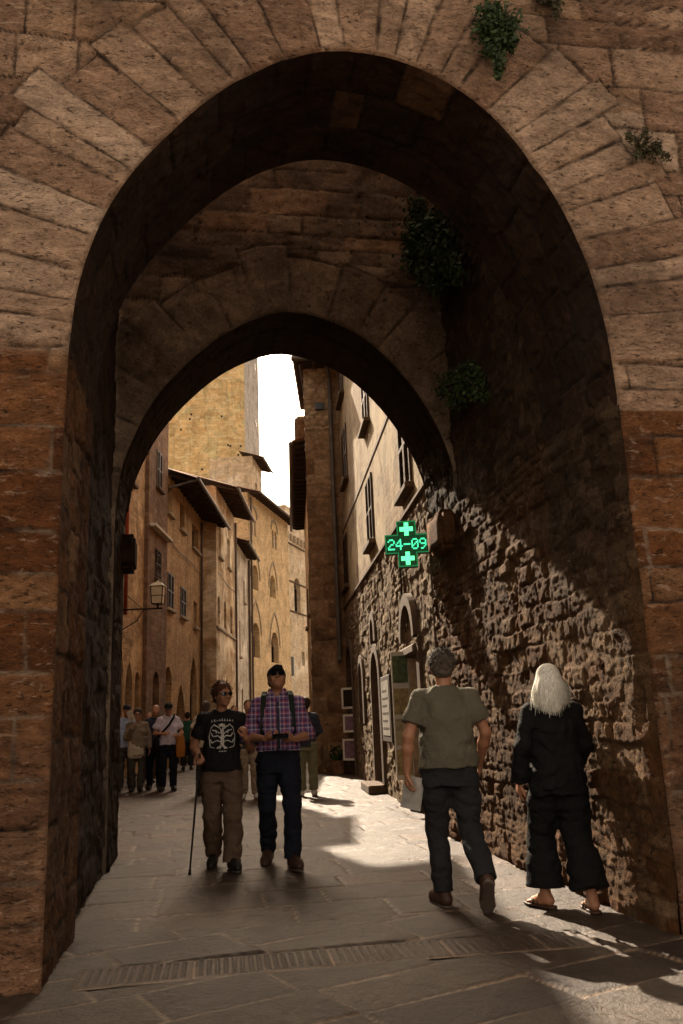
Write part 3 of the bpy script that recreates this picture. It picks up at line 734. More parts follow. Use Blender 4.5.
q = MB(); q.box(.1, 2.7, -.22, .0, 7.32, 7.42, bev=.02); q.build('ledge', M_LEDGE, A2)
eave_roof(A2, -.02, 2.72, 12.95, .15, rafters=False)
B = street_house('deep_eaved_house', 'ochre brick house with grey shutters under a deep dark timber eave on the left', (-6.0, 28.0), UP, 7.3, 9.95, M_WB,
    [(.35, 1.3, 5.2, 6.42, 'shutter', 'flat', M_SHUTG), (2.62, 3.6, 5.2, 6.27, 'shutter', 'flat', M_SHUTG), (.2, 1.0, 8.5, 9.5, 'pane', 'flat'), (2.45, 3.35, 8.42, 9.42, 'pane', 'flat'), (4.95, 6.4, 8.22, 9.2, 'pane', 'flat'),
     (5.3, 6.1, 5.1, 6.1, 'pane', 'flat'), (-.0+.1, 1.2, -.05, 3.25, 'door', 'round'), (2.0, 3.7, -.05, 2.77, 'door', 'pointed'), (4.6, 6.1, -.05, 3.95, 'door', 'pointed')])
eave_roof(B, .1, 7.9, 9.93, 1.0, slope=.36)
p = MB(); p.tube([(.25, -.05, 9.35), (.25, -1.1, 9.62)], .045, 8); p.build('strut', M_ZINC, B)
p = MB(); p.tube([(6.75, -.08, .2), (6.75, -.08, 9.6)], .05, 8); p.build('downpipe', M_COPPER, B)
C = street_house('plastered_house', 'ochre house with three slender arched windows above a pale plaster ground storey', (-5.4, 35.3), UP, 6.0, 11.4, M_WC,
    [(.35, 1.05, 5.45, 6.65, 'pane', 'round'), (2.2, 2.95, 5.45, 6.72, 'pane', 'round'), (4.2, 5.0, 5.42, 6.75, 'pane', 'round'), (.7, 1.5, 8.4, 9.8, 'pane', 'flat'), (3.4, 4.3, 8.4, 9.8, 'pane', 'flat'), (1.4, 2.8, -.05, 2.9, 'door', 'round')])
eave_roof(C, -.3, 5.9, 11.42, .9)
q = MB(); q.box(-.03, 6.0, -.09, -.002, 5.2, 5.32, bev=.02); q.build('string_course', M_TRIM, C)
for xx in (5.65, ): p = MB(); p.tube([(xx, -.1, .1), (xx, -.1, 11)], .06, 8); p.build('downpipe', M_COPPER, C)
Dh = street_house('slit_windowed_house', 'narrow whitish plaster front with tall slit windows between two dark downpipes', (-5.42, 41.35), UP, 5.7, 10.4, M_WD,
    [(1.6, 2.1, 4.6, 6.4, 'pane', 'flat'), (2.4, 2.9, 1.4, 3.0, 'pane', 'flat'), (3.6, 4.1, 7.6, 8.8, 'pane', 'flat')])
eave_roof(Dh, .2, 5.4, 10.35, .6, gutter=True)
p = MB(); p.tube([(5.5, -.1, .1), (5.5, -.1, 10.2), (5.3, -.55, 10.45)], .065, 8); p.build('downpipe', M_COPPER, Dh)

E_dir = (.2, .98)
E = street_house('arched_window_house', 'tall yellow brick palace front with three rows of arched windows under a dark eave', (-5.38, 47.1), E_dir, 8.6, 14.3, M_WE,
    [(.55, .95, 11.9, 12.95, 'pane', 'round'), (1.08, 1.48, 11.9, 12.95, 'pane', 'round'), (4.75, 5.2, 11.9, 13.1, 'pane', 'round'), (5.35, 5.8, 11.9, 13.1, 'pane', 'round'),
     (.6, 1.8, 8.75, 10.2, 'pane', 'round'), (4.2, 5.4, 8.75, 10.15, 'pane', 'round'), (.5, 1.9, 4.9, 6.85, 'pane', 'round'), (4.2, 5.75, 4.8, 6.65, 'pane', 'round'), (1.5, 3.2, -.05, 2.9, 'door', 'round'), (5.6, 7.2, -.05, 2.8, 'door', 'round')], reveal=.38)
for a, b, z0, z1, k in ((.45, 1.6, 12.3, 13.55, 'round'), (4.65, 5.9, 12.4, 13.65, 'round'), (.4, 2.0, 9.2, 11.0, 'pointed'), (4.0, 5.6, 9.2, 10.9, 'pointed'), (.3, 2.1, 5.8, 8.0, 'pointed'), (4.0, 5.95, 5.6, 7.75, 'pointed')):
    hood(E, a, b, z0, z1, k, M_TRIM)
for cx in (1.015, 5.275): p = MB(); p.tube([(cx, .02, 11.9), (cx, .02, 12.75)], .05, 8); p.build('colonnette', M_WHITE, E)
eave_roof(E, -.3, 9.3, 14.35, .75)
p = MB(); p.tube([(.2, -.12, .1), (.2, -.12, 14.0)], .06, 8); p.build('downpipe', M_COPPER, E)
for H_, pts in ((B, [(.1, -.04, 7.55), (2.2, -.05, 7.42), (4.4, -.05, 7.5), (7.2, -.05, 7.3)]), (A, [(9.0, -.05, 4.9), (11.5, -.05, 4.75), (13.2, -.06, 4.85), (15.2, -.05, 4.7)]), (C, [(.2, -.05, 7.6), (3, -.06, 7.45), (5.8, -.05, 7.55)])):
    q = MB(); q.tube(pts, .014, 5); q.build('cable', M_IRON, H_)
# crenellated palace
F_dir = (.27, .963)
rz = math.atan2(F_dir[1], F_dir[0])
F = empty('crenellated_palace', (-4.25, 58.6, 0), rz, 'pale stone building with square battlements at the end of the street', 'house', 'old stone houses along the street')
out = [(0, -.1), (11.6, -.1), (11.6, 15.4)]
xx = 11.6
while xx > 1.0:
    out += [(xx, 16.6), (xx-.95, 16.6), (xx-.95, 15.4), (xx-1.65, 15.4)]; xx -= 1.65
out = out[:-1] + [(0, 15.4)] if out[-1][0] < .2 else out + [(0, 15.4)]
fw = [(2.2, 3.6, 9.0, 11.5, 'pane', 'round'), (7.2, 8.6, 9.0, 11.5, 'pane', 'round'), (.6, 1.2, 7.0, 8.3, 'pane', 'flat'), (3.6, 4.2, 5.2, 6.2, 'pane', 'flat'), (1.3, 3.0, -.05, 3.0, 'door', 'round')]
wall_part(F, 'wall', out, [arch_outline(*q[:4], q[5]) for q in fw], M_WF, .35, depth=.6)
for q in fw: add_window(F, *q[:4], style=q[4], kind=q[5], reveal=.35, sill=False)
for z in (9.0, 11.15, 13.9): q = MB(); q.box(0.02, 11.5, -.10, -.002, z-.12, z-.02, bev=.02); q.build('string_course', M_TRIMD, F)
for i in range(14): q = MB(); q.box(.3+i*.8, .55+i*.8, -.28, -.11, 14.0, 14.5, bev=.03); q.build('bracket', M_TRIM, F)
q = MB(); q.box(.7, 1.3, -.16, -.02, 4.4, 5.7, bev=.02); q.build('grille', M_IRON, F)

# the tower, and a small roofed turret house beside it
T = empty('stone_tower', (-7.0, 60, 0), 0, 'tall yellow stone tower with a pale grey flank, rising behind the roofs on the left', 'tower')
m = MB(); m.poly([(-6.6, 0, 0), (0, 0, 0), (0, 0, 34), (-6.6, 0, 34)]); m.poly([(-6.6, 0, 0), (-6.2, 6.2, 0), (-6.2, 6.2, 34), (-6.6, 0, 34)]); m.poly([(-6.2, 6.2, 0), (.45, 6.2, 0), (.45, 6.2, 34), (-6.2, 6.2, 34)]); m.poly([(-6.6, 0, 34), (0, 0, 34), (.45, 6.2, 34), (-6.2, 6.2, 34)])
m.build('shaft', M_WT, T)
m = MB(); m.poly([(.005, 0, 0), (.47, 6.2, 0), (.47, 6.2, 34.01), (.005, 0, 34.01)]); m.build('flank', M_WG, T)
rs = random.Random(3)
for i in range(26):
    x, z = rs.uniform(-6.2, -.3), 12 + rs.uniform(0, 20); q = MB(); q.box(x-.07, x+.07, -.004, .1, z-.08, z+.08); q.build('putlog_hole', M_PANE, T)
for i in range(7):
    yy, z = rs.uniform(.8, 5.4), 18 + rs.uniform(0, 12); xx = .005+yy*.075; q = MB(); q.box(xx-.1, xx+.006, yy-.25, yy+.25, z-.2, z+.2); q.build('putlog_hole', M_PANE, T)
G = street_house('turret_house', 'small high turret with a jutting tiled roof, behind the yellow palace beside the tower', (-6.0, 55.6), (.08, 1), 3.6, 19.2, M_WF, [(1.0, 1.7, 16.6, 17.6, 'pane', 'flat')], depth=3.0)
eave_roof(G, -.2, 3.7, 19.2, .7, depth=.9)

# ---- right side of the street: cream plaster over rubble
RD = np.array([-.0919, .9958]); RL = 13.4
RO = np.array([1.118, 9.99]) + RD*RL
rzR = math.atan2(-RD[1], -RD[0])
RH = empty('plaster_house', (RO[0], RO[1], 0), rzR, 'cream plaster house with brown shutters above a rubble ground storey, right side', 'house', 'old stone houses along the street')
def X_(t): return RL-t
uw = [(5.75, 6.65, 7.05, 8.25), (5.8, 6.75, 4.62, 5.95), (1.45, 2.35, 4.5, 5.9), (10.3, 11.4, 7.2, 8.6), (11.2, 12.2, 4.62, 5.95), (10.5, 11.6, 9.55, 10.7), (1.45, 2.35, 7.05, 8.3)]
ops = [arch_outline(X_(b), X_(a), z0, z1) for a, b, z0, z1 in uw]
wall_part(RH, 'wall', [(0, 4.22), (RL, 4.22), (RL, 11.2), (0, 11.2)], ops, M_PLAS, .22, y=.03, depth=5)
for a, b, z0, z1 in uw: add_window(RH, X_(b), X_(a), z0, z1, style='shutter', reveal=.22, y=.03, trim=M_TRIMD)
q = MB(); q.box(0, RL, -.045, .03, 4.12, 4.20, bev=.02); q.build('string_course', M_TRIMD, RH)
q = MB(); q.box(0, RL, .012, .0298, 6.16, 6.22); q.build('string_course', M_TRIMD, RH)
eave_roof(RH, -.2, RL, 11.2, .55, y=.03)
# rubble ground storey with openings
uu = np.concatenate([np.arange(0, RL-6, .04), np.arange(RL-6, RL+.01, .022)]); zz = np.arange(-.02, 4.17, .024)
U, Z = np.meshgrid(uu, zz, indexing='ij')
h, t, j = hewn(U, Z, .10, .20, .16, .42, 81, depth=.016, rough=.010, warp=.03)
h2, t2, j2 = hewn(U, Z, .08, .13, .12, .26, 82, depth=.015, rough=.010, warp=.03)
mm = sst(-.05, .05, fbm(U*.6, Z*.6, 0, 83, 3)); h = h*(1-mm)+h2*mm; t = t*(1-mm)+t2*mm; j = j*(1-mm)+j2*mm
gops = [(X_(2.72), X_(1.55), -.02, 2.12, 'flat', 'door'), (X_(6.85), X_(5.75), .16, 2.52, 'round', 'door'), (X_(6.65), X_(6.15), 2.72, 3.16, 'round', 'pane'), (X_(12.1), X_(10.75), -.02, 3.1, 'round', 'door'), (X_(9.2), X_(8.5), 1.2, 2.5, 'round', 'pane')]
mask = np.ones_like(U, bool)
for a, b, c, d, k, s in gops:
    wv = b-a; inside = (U > a-.01) & (U < b+.01) & (Z > c-.03) & (Z < (d if k == 'flat' else d-wv/2))
    if k == 'round': inside |= ((U-(a+b)/2)**2 + (Z-(d-wv/2))**2 < (wv/2+.01)**2) & (Z >= d-wv/2-.04)
    mask &= ~inside
grid_mesh('rubble_base', np.stack([U, -h*sst(0, .1, RL-U+.02) - .0, Z], -1), M_RUB2, RH, dict(tone=t, joint=j, kind=0*t), mask=mask, flip=False)
for a, b, c, d, k, s in gops:
    o = arch_outline(a, b, c, d, k)
    m = MB(); wd = .16
    oo = arch_outline(a-wd, b+wd, c, d+wd, k)
    ii = range(1, len(o)) if k != 'flat' else (1, 2, 3)
    for i in ii:
        i2 = (i+1) % len(o)
        m.poly([(o[i][0], -.055, o[i][1]), (o[i2][0], -.055, o[i2][1]), (oo[i2][0], -.045, oo[i2][1]), (oo[i][0], -.045, oo[i][1])])
        m.poly([(o[i][0], -.055, o[i][1]), (o[i2][0], -.055, o[i2][1]), (o[i2][0], .3, o[i2][1]), (o[i][0], .3, o[i][1])])
        m.poly([(oo[i][0], -.045, oo[i][1]), (oo[i2][0], -.045, oo[i2][1]), (oo[i2][0], .1, oo[i2][1]), (oo[i][0], .1, oo[i][1])])
    m.build('surround', M_TRIMD, RH)
    fill_poly(RH, 'door' if s == 'door' else 'window', o, .28, M_DOOR if s == 'door' else M_PANE)
m = MB(); m.box(X_(2.75), X_(1.5), -.10, .1, 2.13, 2.27, bev=.03); m.build('lintel', M_TRIMD, RH)
hood(RH, X_(2.6), X_(1.6), 2.3, 2.85, 'round', M_TRIMD, wd=.14, y=-.09, name='relieving_arch')
m = MB(); m.box(X_(6.95), X_(5.65), -.32, .02, 0, .15, bev=.02); m.build('doorstep', M_TRIMD, RH)

# stone pilaster tower at the end of the plaster house
PX0, PX1, PY0, PY1 = -.93, .3, 22.3, 25.6
PT = empty('stone_pier', (0, 0, 0), 0, 'tall projecting pier of big brown blocks at the end of the plaster house', 'pier')
def relief_face(name, P0, ux, un, lu, z1, seed, mat, parent, res=.035, zed=None, wmin=.35, wmax=.8, split=9.2):
    uu = np.arange(0, lu+res*.5, res); zz = np.arange(0, z1, res); U, Z = np.meshgrid(uu, zz, indexing='ij')
    h, t, j = ashlar(U, Z, zed if zed is not None else np.cumsum(np.concatenate([[0], .3+.3*np.random.RandomState(seed).rand(60)])), wmin, wmax, seed, depth=.03, rough=.03, off=.02, gap=.012, rnd=.06)
    hr, tr_, jr = rubble(U, Z, .3, .16, seed+1, depth=.05, rough=.02)
    top = Z > split
    h = np.where(top, hr, h); t = np.where(top, .75+.25*tr_, t*.62); j = np.where(top, jr, j)
    P = np.array(P0)[None, None] + U[..., None]*np.array(ux) + Z[..., None]*EZ + h[..., None]*np.array(un)
    return grid_mesh(name, P, mat, parent, dict(tone=t, joint=j, kind=0*t))
relief_face('front_masonry', (PX0, PY0, 0), (1, 0, 0), (0, -1, 0), PX1-PX0, 11.0, 91, M_DARKSTONE, PT)
relief_face('flank_masonry', (PX0, PY1, 0), (0, -1, 0), (-1, 0, 0), PY1-PY0, 11.0, 93, M_DARKSTONE, PT)
m = MB(); m.box(PX0+.06, PX1, PY0+.06, PY1, 0, 10.98); m.build('core', M_DARKSTONE, PT)
m = MB(); m.box(PX0-.10, PX1+.1, PY0-.32, PY1+.2, 11.0, 11.12, bev=.02); m.box(PX0-.28, PX1+.2, PY0-.5, PY1+.3, 11.12, 11.35, bev=.03); m.build('roof', M_RAFT, PT)
m = MB(); m.tube([(PX0-.3, PY0-.55, 11.08), (PX1, PY0-.55, 11.02)], .075, 10); m.build('gutter', M_COPPER, PT)
m = MB(); m.tube([(-.27, PY0-.5, 11.0), (-.2, PY0-.15, 10.6), (-.2, PY0-.12, 2.9), (-.2, PY0-.3, 2.75)], .06, 10); m.build('downpipe', M_ZINC, PT)
m = MB(); m.box(-.62, -.38, PY0-.06, PY0+.2, 9.75, 9.95); m.build('putlog_hole', M_PANE, PT)
# next house beyond, its deep eave showing past the pier
HH = street_house('shadowed_house', 'house beyond the pier on the right, showing only its dark deep eave against the sky', (-1.75, 38.0), (.065, -1), 12.4, 9.9, M_WB, [(3, 4, 5, 6.5, 'shutter', 'flat'), (7.5, 8.5, 5, 6.5, 'shutter', 'flat'), (5, 6.3, -.05, 2.8, 'door', 'round')])
eave_roof(HH, -.3, 12.4, 9.95, .5, slope=.12)
m = MB(); m.box(11.6, 12.3, -.45, 0, 10.0, 10.9, bev=.12); m.build('chimney_corbel', M_DARKSTONE, HH)

# ================================================================== people: blended solids polygonised with surface nets
def V3(*a): return np.array(a, float)
def unit(v): v = np.asarray(v, float); return v/(np.linalg.norm(v)+1e-9)
def rotm(ax, deg):
    return np.array(Matrix.Rotation(R(deg), 3, ax))
class Vol:
    def __init__(s, lo, hi, h):
        s.lo = np.array(lo, float); s.h = h
        s.n = np.ceil((np.array(hi)-s.lo)/h).astype(int)+1
        s.ax = [(s.lo[i]+h*np.arange(s.n[i])).astype(np.float32) for i in range(3)]
        s.D = np.full(tuple(s.n), .08, np.float32)
    def sub(s, lo, hi):
        a = np.clip(np.floor((np.array(lo)-s.lo)/s.h).astype(int), 0, s.n-1); b = np.clip(np.ceil((np.array(hi)-s.lo)/s.h).astype(int)+1, 1, s.n)
        b = np.maximum(b, a+1)
        sl = tuple(slice(a[i], b[i]) for i in range(3))
        g = np.meshgrid(*[s.ax[i][sl[i]] for i in range(3)], indexing='ij', sparse=True)
        return sl, g
    def put(s, sl, d, k, neg=False):
        A = s.D[sl]
        if neg:
            d = -d; hh = np.clip(.5-.5*(A-d)/k, 0, 1); s.D[sl] = A*(1-hh)+d*hh + k*hh*(1-hh); return
        hh = np.clip(.5+.5*(A-d)/k, 0, 1); s.D[sl] = A*(1-hh)+d*hh - k*hh*(1-hh)
    def cone(s, a, b, r1, r2=None, k=.02, fl=None, flk=1.0, neg=False):
        """tapered capsule; fl = axis along which it is flattened by flk"""
        r2 = r1 if r2 is None else r2
        a = np.asarray(a, float); b = np.asarray(b, float); m = max(r1, r2)*1.05+k+.03
        sl, (x, y, z) = s.sub(np.minimum(a, b)-m, np.maximum(a, b)+m)
        ab = b-a; L2 = max(ab@ab, 1e-9)
        px, py, pz = x-a[0], y-a[1], z-a[2]
        t = np.clip((px*ab[0]+py*ab[1]+pz*ab[2])/L2, 0, 1)
        qx, qy, qz = px-t*ab[0], py-t*ab[1], pz-t*ab[2]
        if fl is not None:
            f = unit(fl); dt = (qx*f[0]+qy*f[1]+qz*f[2])*(1/flk-1); qx, qy, qz = qx+dt*f[0], qy+dt*f[1], qz+dt*f[2]
        d = np.sqrt(qx*qx+qy*qy+qz*qz) - (r1+(r2-r1)*t)
        if fl is not None: d = d*min(1, flk*1.2)
        s.put(sl, d.astype(np.float32), k, neg)
    def chain(s, pts, rs, k=.02, **kw):
        for i in range(len(pts)-1): s.cone(pts[i], pts[i+1], rs[i], rs[i+1], k, **kw)
    def ell(s, c, r, k=.02, M=None, neg=False):
        c = np.asarray(c, float); r = np.asarray(r, float); m = r.max()+k+.03
        sl, (x, y, z) = s.sub(c-m, c+m)
        p = [x-c[0], y-c[1], z-c[2]]
        if M is not None: p = [M[0][i]*p[0]+M[1][i]*p[1]+M[2][i]*p[2] for i in range(3)]
        k0 = np.sqrt((p[0]/r[0])**2+(p[1]/r[1])**2+(p[2]/r[2])**2)
        k1 = np.sqrt((p[0]/r[0]**2)**2+(p[1]/r[1]**2)**2+(p[2]/r[2]**2)**2)+1e-6
        s.put(sl, (k0*(k0-1)/k1).astype(np.float32), k, neg)
    def loft(s, keys, k=.02, pw=2.4):
        """keys: (z, cx, cy, rx, ry) upwards"""
        K = np.array(keys, float); zlo, zhi = K[0, 0], K[-1, 0]
        m = .06
        lo = V3((K[:, 1]-K[:, 3]).min()-m, (K[:, 2]-K[:, 4]).min()-m, zlo-m); hi = V3((K[:, 1]+K[:, 3]).max()+m, (K[:, 2]+K[:, 4]).max()+m, zhi+m)
        sl, (x, y, z) = s.sub(lo, hi)
        zz = z.ravel(); f = [np.interp(zz, K[:, 0], K[:, i])[None, None, :] for i in range(1, 5)]
        ker = max(1, int(.03/s.h)); w_ = np.ones(2*ker+1)/(2*ker+1)
        f = [np.convolve(np.pad(q.ravel(), ker, mode='edge'), w_, 'valid')[None, None, :] for q in f]
        q = (np.abs((x-f[0])/f[2])**pw + np.abs((y-f[1])/f[3])**pw)**(1/pw)
        d = (q-1)*np.minimum(f[2], f[3])
        d = np.maximum(d, np.maximum(zlo-z, z-zhi))
        s.put(sl, d.astype(np.float32), k)
    def clip(s, n, p):
        """remove what lies on the side n points to"""
        n = unit(n); g = np.meshgrid(*s.ax, indexing='ij', sparse=True)
        d = (g[0]-p[0])*n[0]+(g[1]-p[1])*n[1]+(g[2]-p[2])*n[2]
        s.D = np.maximum(s.D, d.astype(np.float32))
    def wrinkle(s, amp, fx, fz, seed, near=.03):
        m = np.abs(s.D) < near; i = np.argwhere(m)
        if not len(i): return
        x, y, z = [s.ax[j][i[:, j]] for j in range(3)]
        wv = .35*fbm(x*7, y*7, z*7, seed+5, 2)
        n = ridged(x*fx+wv*3, y*fx+z*fz*.5, z*fz+wv*4, seed, 3, .5)
        s.D[m] += (amp*n).astype(np.float32)
    def mesh(s, name, mat, parent, smooth=1):
        D = s.D; D = np.pad(D, 1, constant_values=.1); lo = s.lo-s.h
        ins = D < 0
        def c(a, i, j, k): return a[i:a.shape[0]-1+i, j:a.shape[1]-1+j, k:a.shape[2]-1+k]
        cnt = sum(c(ins, i, j, k).astype(np.int8) for i in (0, 1) for j in (0, 1) for k in (0, 1))
        act = (cnt > 0) & (cnt < 8); ci = np.argwhere(act)
        if not len(ci): return None
        idx = np.full(act.shape, -1, np.int64); idx[act] = np.arange(len(ci))
        S = np.zeros((len(ci), 3)); N = np.zeros(len(ci))
        val = {}
        for i in (0, 1):
            for j in (0, 1):
                for k in (0, 1): val[(i, j, k)] = D[ci[:, 0]+i, ci[:, 1]+j, ci[:, 2]+k].astype(float)
        for a in val:
            for ax in range(3):
                if a[ax] == 0:
                    b = list(a); b[ax] = 1; b = tuple(b); d0, d1 = val[a], val[b]; m = (d0 < 0) != (d1 < 0)
                    t = d0[m]/(d0[m]-d1[m]); p = np.tile(np.array(a, float), (m.sum(), 1)); p[:, ax] += t
                    S[m] += p; N[m] += 1
        V = lo + (ci + S/N[:, None])*s.h
        Q = []
        for ax in range(3):
            o1, o2 = [(1, 2), (2, 0), (0, 1)][ax]
            A = np.moveaxis(ins, ax, 0)
            sl0 = [slice(None)]*3; sl1 = [slice(None)]*3; sl0[ax] = slice(0, -1); sl1[ax] = slice(1, None)
            e0, e1 = ins[tuple(sl0)], ins[tuple(sl1)]
            df = np.argwhere(e0 != e1)
            if not len(df): continue
            ok = (df[:, o1] > 0) & (df[:, o2] > 0); df = df[ok]
            ok = (df[:, o1] < ins.shape[o1]-1) & (df[:, o2] < ins.shape[o2]-1); df = df[ok]
            fwd = e0[df[:, 0], df[:, 1], df[:, 2]]
            def cell(d1, d2):
                q = df.copy(); q[:, o1] += d1; q[:, o2] += d2; return idx[q[:, 0], q[:, 1], q[:, 2]]
            q = np.stack([cell(-1, -1), cell(0, -1), cell(0, 0), cell(-1, 0)], 1)
            q[~fwd] = q[~fwd][:, ::-1]; Q.append(q)
        Q = np.concatenate(Q); Q = Q[(Q >= 0).all(1)]
        for _ in range(smooth):
            sm = np.zeros_like(V); ct = np.zeros(len(V))
            for a, b in ((0, 1), (1, 2), (2, 3), (3, 0)):
                np.add.at(sm, Q[:, a], V[Q[:, b]]); np.add.at(ct, Q[:, a], 1); np.add.at(sm, Q[:, b], V[Q[:, a]]); np.add.at(ct, Q[:, b], 1)
            V = .5*V + .5*sm/np.maximum(ct, 1)[:, None]
        me = bpy.data.meshes.new(name); nf = len(Q)
        me.vertices.add(len(V)); me.vertices.foreach_set('co', V.astype(np.float32).reshape(-1))
        me.loops.add(nf*4); me.loops.foreach_set('vertex_index', Q.astype(np.int32).reshape(-1))
        me.polygons.add(nf); me.polygons.foreach_set('loop_start', np.arange(0, nf*4, 4, dtype=np.int32))
        me.update(calc_edges=True)
        o = link(name, me, mat, parent); me.polygons.foreach_set('use_smooth', np.ones(nf, bool)); return o

# ---- cloth, skin, hair
def mat_cloth(name, col, rough=.85, var=.14, sheen=.0, weave=220):
    m, nt, b = newmat(name); g = NG(nt); c = g.coord()
    f = g.noise(c, 9, 5, .6); lo = [x*(1-var) for x in col]; hi = [x*(1+var) for x in col]
    col_ = g.mix(.35, g.ramp(f, [(.3, lo), (.7, hi)]), g.ramp(g.noise(c, weave, 2, .5), [(.3, .75), (.7, 1.2)]), 'MULTIPLY')
    g.l(col_, b.inputs['Base Color']); b.inputs['Roughness'].default_value = rough; b.inputs['Specular IOR Level'].default_value = .12
    g.bump(b, g.math('ADD', g.noise(c, 60, 4, .6), g.math('MULTIPLY', g.noise(g.scale(c, (1, 1, 1.6)), 9, 4, .6, .8), 2.5)), .5, .010)
    return m
def mat_skin(name, col):
    m, nt, b = newmat(name); g = NG(nt); c = g.coord()
    f = g.noise(c, 24, 5, .65); lo = [col[0]*.85, col[1]*.78, col[2]*.74]; hi = [min(1, x*1.12) for x in col]
    g.l(g.ramp(f, [(.3, lo), (.7, hi)]), b.inputs['Base Color']); b.inputs['Roughness'].default_value = .5; b.inputs['Specular IOR Level'].default_value = .35
    b.inputs['Subsurface Weight'].default_value = .12; b.inputs['Subsurface Radius'].default_value = (.02, .008, .004); b.inputs['Subsurface Scale'].default_value = .3
    return m
def mat_hair(name, col, var=.5):
    m, nt, b = newmat(name); g = NG(nt); c = g.coord()
    f = g.noise(g.scale(c, (1, 1, .12)), 130, 4, .6); lo = [x*(1-var) for x in col]; hi = [min(1, x*(1+var)) for x in col]
    g.l(g.ramp(f, [(.3, lo), (.7, hi)]), b.inputs['Base Color']); b.inputs['Roughness'].default_value = .7; b.inputs['Specular IOR Level'].default_value = .15
    g.bump(b, f, .8, .006)
    return m
def mat_plaid(name):
    m, nt, b = newmat(name); g = NG(nt); c = g.coord(); sx = g.n('ShaderNodeSeparateXYZ'); g.l(c, sx.inputs[0])
    def bands(ax, per, stops):
        fr = g.math('FRACT', g.math('DIVIDE', g.math('ADD', sx.outputs[ax], 5.0), per))
        x = g.n('ShaderNodeValToRGB'); x.color_ramp.interpolation = 'CONSTANT'; e = x.color_ramp.elements
        while len(e) < len(stops): e.new(.5)
        for el, (p, cc) in zip(e, stops): el.position = p; el.color = (*cc, 1)
        g.l(fr, x.inputs['Fac']); return x.outputs['Color']
    w_, n_, p_, r_ = (.42, .40, .50), (.045, .045, .11), (.20, .09, .22), (.36, .05, .09)
    st = [(0, w_), (.12, n_), (.30, p_), (.42, w_), (.50, r_), (.64, n_), (.80, p_)]
    cc = g.mix(.5, bands(0, .085, st), bands(2, .095, st))
    cc = g.mix(.3, cc, g.ramp(g.noise(c, 200, 2, .5), [(.3, .7), (.7, 1.2)]), 'MULTIPLY')
    g.l(cc, b.inputs['Base Color']); b.inputs['Roughness'].default_value = .85; b.inputs['Specular IOR Level'].default_value = .12
    return m
SKIN = mat_skin('skin', (.44, .24, .155)); SKIN2 = mat_skin('tanned_skin', (.36, .175, .10))
H_GREY = mat_hair('grey_hair', (.085, .067, .052)); H_WHITE = mat_hair('white_hair', (.74, .69, .61), .42); H_RED = mat_hair('auburn_hair', (.075, .030, .018)); H_DARK = mat_hair('dark_hair', (.03, .02, .015))
C_OLIVE = mat_cloth('olive_cotton', (.105, .095, .068)); C_CHAR = mat_cloth('charcoal_twill', (.022, .022, .023)); C_BLACK = mat_cloth('black_cloth', (.008, .008, .008), var=.2); C_TEE = mat_cloth('black_tee', (.012, .011, .012))
C_KHAKI = mat_cloth('taupe_cotton', (.115, .075, .050)); C_JEAN = mat_cloth('dark_denim', (.013, .015, .024)); C_PLAID = mat_plaid('plaid_cotton')
C_BLUE = mat_cloth('pale_blue_shirt', (.38, .48, .72)); C_LILAC = mat_cloth('lilac_shirt', (.58, .55, .70)); C_BEIGE = mat_cloth('beige_knit', (.24, .19, .145)); C_DKBL = mat_cloth('dark_blue_jacket', (.035, .04, .06)); C_GREEN = mat_cloth('bottle_green_top', (.025, .085, .055))
C_PINK = mat_cloth('pink_top', (.42, .10, .17)); C_CREAM = mat_cloth('cream_cloth', (.52, .46, .37)); C_ORANGE = mat_cloth('ochre_jacket', (.42, .17, .04)); C_BROWN = mat_cloth('brown_trousers', (.075, .05, .035)); C_GREYT = mat_cloth('grey_trousers', (.07, .065, .06)); C_SAGE = mat_cloth('sage_trousers', (.17, .17, .11))
M_SHOE = mat_plain('black_shoe_leather', (.018, .015, .013), .5, var=.3); M_SHOEB = mat_plain('brown_shoe_leather', (.055, .028, .018), .5, var=.3); M_SOLE = mat_plain('shoe_sole', (.09, .065, .05), .8, var=.3); M_SHOEW = mat_plain('white_trainer', (.55, .53, .50), .6, var=.1)
M_LENS = mat_plain('sunglass_lens', (.006, .006, .007), .12, var=.1, spec=.6); M_PRINT = mat_plain('white_print', (.50, .47, .43), .8, var=.35, scale=40)
M_CAP = mat_cloth('navy_cap', (.022, .022, .03)); M_CAPG = mat_cloth('black_cap', (.015, .015, .016))

